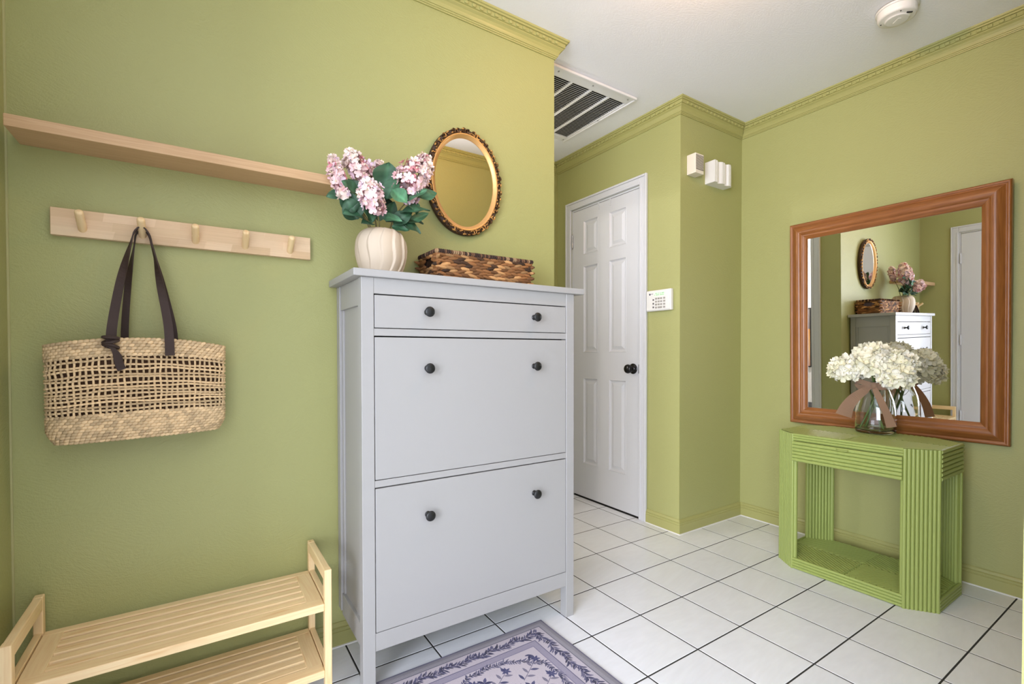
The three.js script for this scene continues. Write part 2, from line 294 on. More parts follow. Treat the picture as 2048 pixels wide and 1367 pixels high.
baseboard('left', [XL, D2.z0 - 0.06], [XL, ZB], 0, -1);
baseboard('back', [XL, ZB], [XC, ZB], -1, 1);
baseboard('hall_left', [XC, ZB], [XC, HO.z1 + 0.066], 1, 0);
baseboard('hall_end', [XC, ZE], [XD, ZE], 0, -1);
baseboard('hall_right', [XD, D1.z1 + 0.055], [XD, ZU], 0, 1);
baseboard('recess', [XD, ZU], [XR, ZU], 1, -1);
baseboard('right', [XR, ZU], [XR, ZF], -1, -1);
baseboard('front', [XR, ZF], [OPX, ZF], -1, 0);
// thin beads of paint-filled caulk in the wall corners
struct('trim_' + ++trimN, [bx(XL, XL + 0.004, 0.08, CE - 0.07, ZB, ZB + 0.004)], phy({ color: lin(0.46, 0.44, 0.20), roughness: 0.5 }));
struct('trim_' + ++trimN, [bx(XD - 0.004, XD, 0.08, CE - 0.07, ZE, ZE + 0.004)], M.trim);

// ---------------------------------------------------------------- door casings and doors
// local frame of a door: x along the wall, y up, z out of the wall
function casing(g, w, h, cw) {
  for (const k of [-1, 1]) {
    part('casing', [rbox(cw - 0.014, h + cw - 0.014, 0.013, k * (w / 2 + (cw - 0.014) / 2), (h + cw - 0.014) / 2, 0.0065, 0.003), rbox(0.0135, h + cw, 0.018, k * (w / 2 + cw - 0.0067), (h + cw) / 2, 0.0092, 0.004), rbox(0.016, h - 0.001, 0.006, k * (w / 2 + 0.0085), h / 2, 0.0138, 0.0028)], M.whitePaint, g);
    part('jamb', [box(0.012, h - 0.001, 0.10, k * (w / 2 - 0.0065), h / 2, -0.0525)], M.whitePaint, g);
  }
  part('casing', [rbox(w - 0.001, cw - 0.014, 0.013, 0, h + (cw - 0.014) / 2, 0.0065, 0.003), rbox(w + cw * 2 - 0.028, 0.0135, 0.018, 0, h + cw - 0.0069, 0.0092, 0.004), rbox(w - 0.002, 0.016, 0.006, 0, h + 0.0085, 0.0138, 0.0028)], M.whitePaint, g);
  part('jamb', [box(w - 0.026, 0.012, 0.10, 0, h - 0.0065, -0.0525)], M.whitePaint, g);
}
function hinge(parent, x, y, z) {
  const k = []; for (let i = 0; i < 5; i++) { const c = new THREE.CylinderGeometry(0.006, 0.006, 0.0165, 12); c.translate(x, y + (i - 2) * 0.0175, z); k.push(c); }
  for (const s of [-1, 1]) { const c = new THREE.SphereGeometry(0.005, 10, 8); c.translate(x, y + s * 0.047, z); k.push(c); }
  k.push(rbox(0.024, 0.088, 0.003, x - 0.012, y, z - 0.005, 0.001));
  part('hinge', k, parent.userData.hingeMat || M.steel, parent);
}
function sunkPanel(x0, x1, y0, y1) {                                           // raised field in a moulded recess
  const rings = [[0, 0], [0.004, 0.0015], [0.009, -0.006], [0.014, -0.0095], [0.022, -0.0095], [0.040, -0.0025], [0.042, -0.0018]], pos = [], quad = (a, b, c, d) => pos.push(...a, ...b, ...c, ...a, ...c, ...d);
  const corner = (r, k) => { const [i, z] = rings[r]; return [[x0 + i, y0 + i, z], [x1 - i, y0 + i, z], [x1 - i, y1 - i, z], [x0 + i, y1 - i, z]][k]; };
  for (let r = 0; r < rings.length - 1; r++) for (let k = 0; k < 4; k++) quad(corner(r, k), corner(r, (k + 1) % 4), corner(r + 1, (k + 1) % 4), corner(r + 1, k));
  const e = rings.length - 1; quad(corner(e, 0), corner(e, 1), corner(e, 2), corner(e, 3));
  const g = new THREE.BufferGeometry(); g.setAttribute('position', new THREE.Float32BufferAttribute(pos, 3)); g.computeVertexNormals(); return metreUV(g);
}
{
  const w = D1.z1 - D1.z0, g = structGroup('door_1', [XD, 0, (D1.z0 + D1.z1) / 2], -Math.PI / 2);
  casing(g, w, D1.h, 0.055);
  const sw = w - 0.030, sh0 = 0.010, sh1 = D1.h - 0.016, cx = -0.5 * (D1.z0 + D1.z1) * 0;
  const s = new THREE.Shape(); s.moveTo(-sw / 2, sh0); s.lineTo(sw / 2, sh0); s.lineTo(sw / 2, sh1); s.lineTo(-sw / 2, sh1); s.closePath();
  const zc = (D1.z0 + D1.z1) / 2, cols = [[-2.541 - zc, -2.393 - zc], [-2.290 - zc, -2.135 - zc]], rows = [[1.712, 1.950], [1.026, 1.634], [0.245, 0.850]], panels = [];
  for (const [a, b] of cols) for (const [c, d] of rows) { const h = new THREE.Path(); h.moveTo(a, c); h.lineTo(a, d); h.lineTo(b, d); h.lineTo(b, c); h.closePath(); s.holes.push(h); panels.push([a, b, c, d]); }
  const sg = new THREE.ExtrudeGeometry(s, { depth: 0.034, bevelEnabled: false }); sg.translate(0, 0, -0.036);
  const slab = part('slab', [sg, ...panels.map(([a, b, c, d]) => box(b - a, d - c, 0.02, (a + b) / 2, (c + d) / 2, -0.025))], M.whitePaint, g);
  for (const p of panels) { const q = part('panel', [sunkPanel(...p)], M.whitePaint, slab); q.position.z = -0.002; }
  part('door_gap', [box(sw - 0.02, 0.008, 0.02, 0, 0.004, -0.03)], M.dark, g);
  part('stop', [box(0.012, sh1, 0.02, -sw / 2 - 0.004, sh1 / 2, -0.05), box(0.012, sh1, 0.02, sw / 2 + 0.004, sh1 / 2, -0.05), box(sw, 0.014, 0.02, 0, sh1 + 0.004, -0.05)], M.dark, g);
  for (const y of [1.823, 1.05, 0.25]) hinge(g, -sw / 2 - 0.004, y, 0.004);
  const kx = -2.075 - zc, lathe = new THREE.LatheGeometry([[0, 0], [0.032, 0], [0.033, 0.004], [0.026, 0.008], [0.013, 0.011], [0.0115, 0.026], [0.018, 0.031], [0.0265, 0.040], [0.0285, 0.049], [0.026, 0.058], [0.017, 0.064], [0, 0.066]].map(([a, b]) => new THREE.Vector2(a, b)), 32);
  lathe.rotateX(Math.PI / 2); const kn = part('door_knob', [lathe], M.blackKnob, g); kn.position.set(kx, 0.925, -0.002);
  part('latch_plate', [rbox(0.004, 0.056, 0.024, sw / 2 + 0.001, 0.925, -0.010, 0.001)], M.blackKnob, g);
  for (const x of [-2.386 - zc, -2.278 - zc]) part('hook_strap', [rbox(0.014, 0.048, 0.0025, x, sh1 - 0.018, 0.0, 0.001), rbox(0.014, 0.003, 0.03, x, sh1 + 0.004, -0.014, 0.001)], M.whitePaint, g);
}
{
  const w = D2.z1 - D2.z0, g = structGroup('door_2', [XL, 0, (D2.z0 + D2.z1) / 2], Math.PI / 2);
  g.userData.hingeMat = M.whitePaint;
  casing(g, w, D2.h, 0.057);
  part('slab', [rbox(w - 0.03, D2.h - 0.026, 0.035, 0, D2.h / 2 - 0.003, -0.0185, 0.002)], M.whitePaint, g);
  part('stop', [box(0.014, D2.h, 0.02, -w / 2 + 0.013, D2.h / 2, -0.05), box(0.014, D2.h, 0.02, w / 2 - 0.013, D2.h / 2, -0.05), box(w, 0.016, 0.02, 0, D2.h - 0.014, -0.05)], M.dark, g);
  for (const y of [1.80, 1.03, 0.31]) hinge(g, w / 2 - 0.012, y, 0.005);
  delete g.userData.hingeMat;
}
{
  const w = HO.z1 - HO.z0, g = structGroup('door_3', [XC, 0, (HO.z0 + HO.z1) / 2], Math.PI / 2);
  casing(g, w, HO.h, 0.066);
}

// ---------------------------------------------------------------- lamps out of the frame
{
  const t = thing('ceiling_light', 'frosted glass bowl light on the ceiling above the entry', 'ceiling light', [LAMP.at[0], CE, LAMP.at[2]]);
  part('canopy', [new THREE.CylinderGeometry(0.135, 0.14, 0.03, 48).translate(0, -0.015, 0)], M.gold, t);
  const pr = []; for (let i = 0; i <= 14; i++) { const a = i / 14 * Math.PI / 2; pr.push(new THREE.Vector2(0.13 * Math.sin(a), -0.125 + 0.075 * (1 - Math.cos(a)))); } pr.push(new THREE.Vector2(0.13, -0.028));
  part('glass_bowl', [new THREE.LatheGeometry(pr, 48)], std({ color: 0xffffff, emissive: LAMP.color, emissiveIntensity: 1.6, roughness: 0.4, side: THREE.DoubleSide }), t);
  const l = new THREE.PointLight(LAMP.color, LAMP.power, 0, 2); l.position.set(...LAMP.at); l.castShadow = true; l.shadow.radius = 2.2; l.name = 'ceiling_light_bulb'; scene.add(l);
}
{
  const at = [-1.35, 2.28, -3.55], t = thing('ceiling_lamp', 'white glass globe lamp on the ceiling of the side room', 'ceiling light', [at[0], CE, at[2]]);
  part('canopy', [new THREE.CylinderGeometry(0.06, 0.06, 0.025, 32).translate(0, -0.0125, 0)], M.whitePaint, t);
  part('glass_globe', [new THREE.SphereGeometry(0.12, 32, 20).translate(0, -0.143, 0)], std({ color: 0xffffff, emissive: HALLROOM.color, emissiveIntensity: 3, roughness: 0.4 }), t);
  const l = new THREE.PointLight(HALLROOM.color, HALLROOM.power, 0, 2); l.position.set(at[0], CE - 0.143, at[2]); l.castShadow = true; l.shadow.radius = 4; l.name = 'ceiling_lamp_bulb'; scene.add(l);
}
{
  const at = [1.56, CE, -2.30], t = thing('hall_light', 'white globe lamp hanging from the hall ceiling in front of the six-panel door', 'ceiling light', at);
  part('canopy', [new THREE.CylinderGeometry(0.05, 0.05, 0.02, 32).translate(0, -0.01, 0), new THREE.CylinderGeometry(0.006, 0.006, 0.2, 12).translate(0, -0.11, 0)], M.whitePaint, t);
  part('glass_globe', [new THREE.SphereGeometry(0.07, 32, 20).translate(0, -0.27, 0)], std({ color: 0xffffff, emissive: 0xfff6ea, emissiveIntensity: 1.5, roughness: 0.4 }), t);
  const l = new THREE.PointLight(0xfff6ea, 0.26, 0, 2); l.position.set(at[0], CE - 0.27, at[2]); l.castShadow = true; l.shadow.radius = 3; l.name = 'hall_light_bulb'; scene.add(l);
}
{
  const c = document.createElement('canvas'); c.width = 256; c.height = 256; const x = c.getContext('2d');
  const g = x.createLinearGradient(0, 0, 0, 256); g.addColorStop(0, '#8a7f7c'); g.addColorStop(0.34, '#6d6363'); g.addColorStop(0.36, '#c98a45'); g.addColorStop(0.7, '#d3a878'); g.addColorStop(1, '#b98f7c'); x.fillStyle = g; x.fillRect(0, 0, 256, 256);
  const tx = new THREE.CanvasTexture(c); tx.colorSpace = THREE.SRGBColorSpace;
  const t = thing('painting', 'abstract grey and orange canvas on the side room wall, seen in the big mirror', 'painting', [-2.1, 1.08, -3.885], Math.PI / 2);
  part('canvas', [new THREE.PlaneGeometry(0.80, 0.86).translate(0, 0, 0.031)], std({ map: tx, roughness: 0.8 }), t);
  part('frame', [bx(-0.415, 0.415, -0.445, 0.445, 0.004, 0.03), bx(-0.415, -0.40, -0.445, 0.445, 0.03, 0.036), bx(0.40, 0.415, -0.445, 0.445, 0.03, 0.036), bx(-0.4, 0.4, 0.43, 0.445, 0.03, 0.036), bx(-0.4, 0.4, -0.445, -0.43, 0.03, 0.036)], M.dark, t);
}

// ---------------------------------------------------------------- white shoe cabinet
{
  const t = thing('shoe_cabinet', 'tall white shoe cabinet with one drawer and two tip-out doors against the green wall', 'cabinet', [0.8045, 0, -1.418]);
  const X0 = -0.4085, X1 = 0.4085, IN0 = -0.3705, IN1 = 0.3705, zb = -0.300, C = M.cabinet, g = 0.0022;
  // z = 0 is the front of the posts
  part('top', [rb(-0.4335, 0.4505, 1.251, 1.273, zb - 0.002, 0.014, 0.0025, 3)], C, t);
  part('post', [rb(X0, IN0, 0, 1.251, -0.036, 0, 0.002)], C, t);
  part('post', [rb(IN1, X1, 0, 1.251, -0.036, 0, 0.002)], C, t);
  part('back_post', [rb(X0, IN0, 0.140, 1.251, zb, zb + 0.036, 0.002)], C, t);
  part('back_post', [rb(IN1, X1, 0.140, 1.251, zb, zb + 0.036, 0.002)], C, t);
  for (const s of [-1, 1]) {
    const p = part('side_panel', [rb(s < 0 ? X0 + 0.014 : X1 - 0.024, s < 0 ? X0 + 0.024 : X1 - 0.014, 0.15, 1.24, zb + 0.03, -0.03, 0.001)], C, t);
    part('side_rail', [rb(s < 0 ? X0 + 0.004 : X1 - 0.026, s < 0 ? X0 + 0.026 : X1 - 0.004, 1.17, 1.251, zb + 0.035, -0.035, 0.002)], C, p);
    part('side_rail', [rb(s < 0 ? X0 + 0.004 : X1 - 0.026, s < 0 ? X0 + 0.026 : X1 - 0.004, 0.128, 0.20, zb + 0.035, -0.035, 0.002)], C, p);
    part('bead', [rb(s < 0 ? X0 + 0.008 : X1 - 0.016, s < 0 ? X0 + 0.016 : X1 - 0.008, 0.2, 1.17, zb + 0.036, zb + 0.050, 0.002), rb(s < 0 ? X0 + 0.008 : X1 - 0.016, s < 0 ? X0 + 0.016 : X1 - 0.008, 0.2, 1.17, -0.050, -0.036, 0.002)], C, p);
  }
  part('top_rail', [rb(IN0, IN1, 1.203, 1.251, -0.022, -0.0015, 0.0015)], C, t);
  part('middle_rail', [rb(IN0, IN1, 1.077, 1.099, -0.022, -0.0015, 0.0015)], C, t);
  part('middle_rail', [rb(IN0, IN1, 0.6195, 0.6405, -0.022, -0.0015, 0.0015)], C, t);
  part('bottom_rail', [rb(IN0, IN1, 0.123, 0.178, -0.022, -0.0015, 0.0015)], C, t);
  part('carcass', [bx(IN0, IN1, 0.15, 1.24, zb + 0.01, -0.030)], M.dark, t);
  const knobGeo = new THREE.LatheGeometry([[0, 0], [0.010, 0], [0.0095, 0.002], [0.0055, 0.004], [0.0050, 0.013], [0.0085, 0.017], [0.0150, 0.0205], [0.0165, 0.0235], [0.0155, 0.0265], [0.0105, 0.0295], [0, 0.0305]].map(([a, b]) => new THREE.Vector2(a, b)), 32); knobGeo.rotateX(Math.PI / 2);
  const knobs = (p, y) => { for (const x of [-0.2005, 0.2185]) { const k = part('knob', [knobGeo], M.knob, p); k.position.set(x, y, -0.001); } };
  const dr = part('drawer', [rb(IN0 + g, IN1 - g, 1.099 + g, 1.203 - g * 1.6, -0.024, -0.001, 0.0015)], C, t); knobs(dr, 1.1545);
  const f1 = part('tip_out_door', [rb(IN0 + g, IN1 - g, 0.6405 + g, 1.077 - g * 1.8, -0.024, -0.001, 0.0015)], C, t); knobs(f1, 0.9765);
  const f2 = part('tip_out_door', [rb(IN0 + g, IN1 - g, 0.178 + g, 0.6195 - g * 1.6, -0.024, -0.001, 0.0015)], C, t); knobs(f2, 0.510);
}

// ---------------------------------------------------------------- floating shelf and peg rack
{
  const t = thing('floating_shelf', 'long light oak floating shelf across the left wall above the pegs', 'shelf', [-0.011, 1.563, ZB]);
  part('board', [grain(rb(-0.374, 0.374, 0, 0.029, 0.0, 0.126, 0.0015), 'x')], M.shelf, t);
}
const pegX = [-0.263, -0.135, -0.010, 0.119, 0.247];
{
  const t = thing('peg_rack', 'pale wooden wall rail with five dowel pegs under the shelf', 'peg rack', [-0.0085, 1.373, ZB]);
  const c = document.createElement('canvas'); c.width = 1024; c.height = 128; const x = c.getContext('2d'), r = rng(5);
  x.fillStyle = '#e2c49c'; x.fillRect(0, 0, 1024, 128);
  for (let k = 0; k < 3; k++) { let u = -r() * 100; while (u < 1024) { const w = 90 + r() * 200, q = r(); x.fillStyle = `rgb(${214 + q * 20 | 0},${182 + q * 24 | 0},${140 + q * 28 | 0})`; x.beginPath(); x.moveTo(u + 10 * r(), k * 43); x.lineTo(u + w + 14 * r(), k * 43); x.lineTo(u + w - 8 * r(), k * 43 + 43); x.lineTo(u - 6 * r(), k * 43 + 43); x.fill(); u += w; } }
  for (let i = 0; i < 500; i++) { x.strokeStyle = `rgba(150,105,60,${0.03 + r() * 0.05})`; x.beginPath(); const y = r() * 128, u = r() * 1024; x.moveTo(u, y); x.bezierCurveTo(u + 60, y + r() * 6 - 3, u + 120, y + r() * 6 - 3, u + 200, y + r() * 8 - 4); x.stroke(); }
  const tx = new THREE.CanvasTexture(c); tx.colorSpace = THREE.SRGBColorSpace; tx.wrapS = tx.wrapT = THREE.RepeatWrapping; tx.repeat.set(1 / 0.64, 1 / 0.072); tx.offset.set(0.5, 0.5);
  const wood = phy({ map: tx, roughness: 0.5 });
  part('rail', [metreUV(rb(-0.3185, 0.3185, -0.036, 0.036, 0.0005, 0.020, 0.0015))], wood, t);
  for (const px of pegX) { const g = new THREE.LatheGeometry([[0, -0.01], [0.0098, -0.01], [0.0096, 0.052], [0.0088, 0.0565], [0.006, 0.059], [0, 0.0595]].map(([a, b]) => new THREE.Vector2(a, b)), 24); g.rotateX(Math.PI / 2 - 0.62); const p = part('peg', [grain(plainGeo(g), 'z')], M.bamboo, t); p.position.set(px + 0.0085, -0.012, 0.020); }
}

// ---------------------------------------------------------------- bamboo shoe rack
{
  const t = thing('shoe_rack', 'two-tier slatted bamboo shoe rack on the floor beneath the tote bag', 'shoe rack', [-0.027, 0, -1.573]);
  const HX = 0.340, pz = 0.122, pw = 0.024, th = 0.020;
  const sides = [[-1, 'left'], [1, 'right']];
  for (const [s] of sides) {
    const x = s * (HX - th / 2);
    for (const z of [-pz, pz]) part('post', [grain(rbox(th, 0.398, pw, x, 0.199, z, 0.003), 'y')], M.bamboo, t);
    part('handle_rail', [grain(rbox(th - 0.001, 0.034, pz * 2 - pw + 0.004, x, 0.380, 0, 0.003), 'z')], M.bamboo, t);
    part('side_stretcher', [grain(rbox(th - 0.004, 0.026, pz * 2 - pw + 0.004, x, 0.292, 0, 0.002), 'z')], M.bamboo, t);
    part('side_stretcher', [grain(rbox(th - 0.004, 0.026, pz * 2 - pw + 0.004, x, 0.098, 0, 0.002), 'z')], M.bamboo, t);
  }
  for (const y of [0.301, 0.107]) {
    const x0 = -(HX - th), x1 = HX - th;
    const sh = part('shelf_tier', [grain(rb(x0, x1, y - 0.018, y, -pz - 0.002, -pz + 0.024, 0.002), 'x'), grain(rb(x0, x1, y - 0.022, y, pz - 0.030, pz + 0.010, 0.003), 'x'), grain(rb(x0, x0 + 0.042, y - 0.018, y - 0.0005, -pz + 0.022, pz - 0.028, 0.0015), 'z'), grain(rb(x1 - 0.042, x1, y - 0.018, y - 0.0005, -pz + 0.022, pz - 0.028, 0.0015), 'z')], M.bamboo, t);
    const n = 5, z0 = -pz + 0.024, z1 = pz - 0.030, pitch = (z1 - z0) / n;
    for (let i = 0; i < n; i++) part('slat', [grain(rb(x0 + 0.036, x1 - 0.036, y - 0.014, y - 0.0015, z0 + pitch * i + 0.0055, z0 + pitch * (i + 1) - 0.0055, 0.003), 'x')], M.bamboo, sh);
  }
}

// ---------------------------------------------------------------- woven tote bag on the second peg
{
  const t = thing('tote_bag', 'straw tote bag with open lattice weave and dark leather straps hanging from a peg', 'bag', [-0.137, 0.794, ZB + 0.062]);
  const r = rng(77), A = 0.193, B = 0.052, straw = (k) => { const q = 0.62 + 0.48 * r(); return lin(0.80 * q * k, 0.585 * q * k, 0.33 * q * k); };
  const top = (u) => 0.270 - 0.020 * Math.pow(Math.abs(u), 2.2), bot = (u) => 0.004 + 0.006 * u;
  const halfW = (v) => A * (v < 0.16 ? 0.915 + 0.085 * Math.sin((v / 0.16) * Math.PI / 2) : 1 + 0.012 * (v - 0.16)), dep = (v) => B * (v < 0.14 ? 0.80 + 0.20 * Math.sin((v / 0.14) * Math.PI / 2) : 1 - 0.25 * (v - 0.14));
  // t in turns: 0 right, 0.25 front, 0.5 left, 0.75 back; v 0 at the bottom, 1 at the rim
  const P = (tt, v, off = 0) => {
    tt = ((tt % 1) + 1) % 1; const front = tt < 0.5, q = front ? 1 - 4 * tt : -1 + 4 * (tt - 0.5), w = halfW(v) + off, d = dep(v) + off, x = q * w, z = (front ? 1 : -1) * d * Math.pow(Math.max(0, 1 - Math.pow(Math.abs(q), 3.4)), 0.5), u = x / A;
    return V(x, lerp(bot(u), top(u), v), Math.max(z, -0.058));
  };
  const N = 74, sph = new THREE.SphereGeometry(1, 7, 5), up = V(0, 1, 0);
  // even spacing round the ring
  const S = 4000, cum = [0], pts = []; for (let i = 0; i <= S; i++) { pts.push(P(i / S, 0.5)); if (i) cum.push(cum[i - 1] + pts[i].distanceTo(pts[i - 1])); }
  const even = (f) => { f = ((f % 1) + 1) % 1; const d = f * cum[S]; let lo = 0, hi = S; while (hi - lo > 1) { const m = (lo + hi) >> 1; if (cum[m] > d) hi = m; else lo = m; } return (lo + (d - cum[lo]) / (cum[lo + 1] - cum[lo])) / S; };
  const wob = (u, row) => 0.007 * noise.noise(u * 2.3, row * 0.9, 1.3) + 0.003 * noise.noise(u * 6, row * 1.7, 4.1);
  const band = (name, vs) => {
    const h = new Heap();
    vs.forEach((v, row) => {
      for (let i = 0; i < N; i++) {
        const f = even((i + (row % 2) * 0.5 + 0.12 * (r() - 0.5)) / N), p = P(f, v + wob(f * 6, row + v * 9) * 0.35), q = P(f + 0.003, v), tg = q.clone().sub(p).setY(0).normalize(), nn = new THREE.Vector3().crossVectors(tg, up).normalize().multiplyScalar(-1);
        const tilt = 0.26 + 0.1 * r(), X = tg.clone().multiplyScalar(Math.cos(tilt)).addScaledVector(up, -Math.sin(tilt)), Y = tg.clone().multiplyScalar(Math.sin(tilt)).addScaledVector(up, Math.cos(tilt));
        h.add(sph, basis(p, X, Y, nn).multiply(sc(0.0083, 0.0050, 0.0050)), straw(1));
      }
    });
    const m = heapMesh(name, h, M.weave, t); m.userData.kind = 'stuff'; return m;
  };
  band('top_weave', [0.995, 0.965, 0.935, 0.905, 0.875, 0.845]);
  band('bottom_weave', [0.012, 0.040, 0.068, 0.096, 0.124, 0.152, 0.180, 0.208, 0.236, 0.262]);
  const ringPart = (list, name) => { const h = new Heap(); for (const [pts2, rad, col] of list) h.add(tube(pts2, rad, Math.max(12, pts2.length * 2), 5), new THREE.Matrix4(), col); const m = heapMesh(name, h, M.weave, t); m.userData.kind = 'stuff'; };
  const wefts = [], warps = [], vals = [0.800, 0.742, 0.706, 0.650, 0.618, 0.565, 0.528, 0.492, 0.452, 0.418, 0.380, 0.345, 0.308];
  vals.forEach((v, row) => { const ps = []; for (let i = 0; i <= 150; i++) { const f = i / 150, w = wob(f * 6, row + 3) * 1.25 + 0.006 * Math.sin(f * 25 + row * 1.9); const p = P(even(f), v + w, 0.0016 * ((i + row) % 2 ? 1 : -1) + 0.001); ps.push(p); } wefts.push([ps, 0.0031, straw(1.06)]); });
  for (let i = 0; i < 66; i++) { const f = even(i / 66), ps = []; for (let k = 0; k <= 9; k++) { const v = 0.25 + 0.61 * k / 9; ps.push(P(f + 0.002 * Math.sin(k * 1.3 + i), v, k % 2 ? 0.001 : -0.001)); } warps.push([ps, 0.0028, straw(1.0)]); }
  ringPart(wefts, 'lattice_weft'); ringPart(warps, 'lattice_warp');
  // brown cloth lining and the woven base
  const lp = [], li = [], nv = 12, nt = 80; for (let k = 0; k <= nv; k++) for (let i = 0; i <= nt; i++) { const p = P(i / nt, k / nv * 0.97 + 0.005, -0.007); lp.push(p.x, p.y, p.z); }
  for (let k = 0; k < nv; k++) for (let i = 0; i < nt; i++) { const a = k * (nt + 1) + i, b = a + 1, c = a + nt + 1, d = c + 1; li.push(a, c, b, b, c, d); }
  const lc = lp.length / 3; lp.push(0, 0.006, 0); for (let i = 0; i < nt; i++) li.push(i, i + 1, lc);
  const lg = new THREE.BufferGeometry(); lg.setAttribute('position', new THREE.Float32BufferAttribute(lp, 3)); lg.setIndex(li); lg.computeVertexNormals();
  part('lining', [metreUV(lg)], std({ color: lin(0.085, 0.040, 0.018), roughness: 0.95, side: THREE.DoubleSide }), t);
  // straps: the peg is at local (0.002, 0.585, -0.01)
  const strap = (name, pts3, wd, thick = 0.0028) => {
    const c = new THREE.CatmullRomCurve3(pts3.map((q) => V(q[0], q[1], q[2])), false, 'centripetal'), fr = [], n = 72;
    for (let i = 0; i <= n; i++) { const p = c.getPointAt(i / n), e = Math.min(i, n - i) / (n / 2), tw = sstep(0.35, 0.95, e) * Math.PI / 2; fr.push({ p, w: V(Math.cos(tw), 0, Math.sin(tw)), width: wd * lerp(1, 0.72, e) }); }
    return part(name, [ribbon(fr, thick)], M.leather, t);
  };
  const py = 0.580;
  strap('strap', [[-0.059, 0.262, 0.051], [-0.057, 0.300, 0.046], [-0.041, 0.430, 0.016], [-0.021, py - 0.045, -0.006], [-0.0125, py - 0.010, -0.016], [0.002, py + 0.0035, -0.017], [0.0165, py - 0.010, -0.016], [0.026, py - 0.045, -0.006], [0.043, 0.430, 0.016], [0.063, 0.300, 0.046], [0.066, 0.225, 0.053]], 0.022, 0.0034);
  strap('strap', [[-0.040, 0.240, -0.036], [-0.039, 0.300, -0.034], [-0.030, 0.430, -0.034], [-0.016, py - 0.045, -0.035], [-0.0105, py - 0.012, -0.0335], [0.002, py - 0.001, -0.0335], [0.0145, py - 0.012, -0.0335], [0.023, py - 0.045, -0.035], [0.046, 0.430, -0.034], [0.071, 0.300, -0.034], [0.074, 0.240, -0.036]], 0.018, 0.0034);
  const kn = []; for (const [y, a] of [[0.262, 0.25], [0.250, -0.35], [0.272, -0.1]]) { const q = new THREE.TorusGeometry(0.0125, 0.0048, 8, 20); q.scale(1.15, 0.75, 0.9); q.rotateX(Math.PI / 2 + a); q.rotateZ(a * 0.8); q.translate(-0.059, y, 0.055); kn.push(q); }
  part('knot', kn, M.leather, t);
  const fr = []; for (let i = 0; i <= 14; i++) { const f = i / 14; fr.push({ p: V(-0.062 + 0.030 * f + 0.004 * Math.sin(f * 5), 0.254 - 0.066 * f, 0.062 - 0.003 * f), w: V(Math.cos(0.5 * f - 0.2), 0.30, 0.2 * Math.sin(f * 3)), width: lerp(0.009, 0.019, sstep(0.1, 0.55, f)) }); }
  part('strap_tail', [ribbon(fr, 0.0025)], M.leather, t);
}

// ---------------------------------------------------------------- ceramic vase of lilac on the cabinet
const VASE = [0.511, 1.273, -1.585];
{
  const t = thing('ceramic_vase', 'cream vase with swirling ribs on the left end of the white cabinet', 'vase', VASE);
  const prof = [[0.050, 0], [0.056, 0.003], [0.066, 0.025], [0.076, 0.052], [0.0815, 0.082], [0.0815, 0.108], [0.077, 0.132], [0.067, 0.150], [0.055, 0.160], [0.050, 0.161], [0.047, 0.156], [0.054, 0.14], [0.06, 0.10], [0.05, 0.02], [0.0, 0.012]], c = new THREE.CatmullRomCurve3(prof.map(([a, b]) => V(a, b, 0))), n = 60, m = 160, pos = [], idx = [];
  for (let i = 0; i <= n; i++) {
    const q = c.getPoint(i / n), y = q.y, outer = i / n < 0.66;
    for (let j = 0; j <= m; j++) {
      const a = j / m * Math.PI * 2, tw = 0.36 * sstep(0, 0.16, y) + 0.14 * Math.sin(y / 0.161 * Math.PI * 2), ph = ((a + tw) / (Math.PI * 2) * 12) % 1, f = ph < 0 ? ph + 1 : ph, ridge = Math.pow(f, 0.8) * (1 - sstep(0.90, 1.0, f)) - 0.45, k = outer ? 1 + 0.085 * ridge * sstep(0, 0.02, y) : 1;
      pos.push(q.x * k * Math.cos(a), y, q.x * k * Math.sin(a));
    }
  }
  for (let i = 0; i < n; i++) for (let j = 0; j < m; j++) { const a = i * (m + 1) + j, b = a + 1, d = a + m + 1, e = d + 1; idx.push(a, d, b, b, d, e); }
  const g = new THREE.BufferGeometry(); g.setAttribute('position', new THREE.Float32BufferAttribute(pos, 3)); g.setIndex(idx); g.computeVertexNormals();
  part('body', [metreUV(g)], M.ceramic, t);
  part('base', [new THREE.CylinderGeometry(0.05, 0.05, 0.004, 40).translate(0, 0.002, 0)], M.ceramic, t);
}
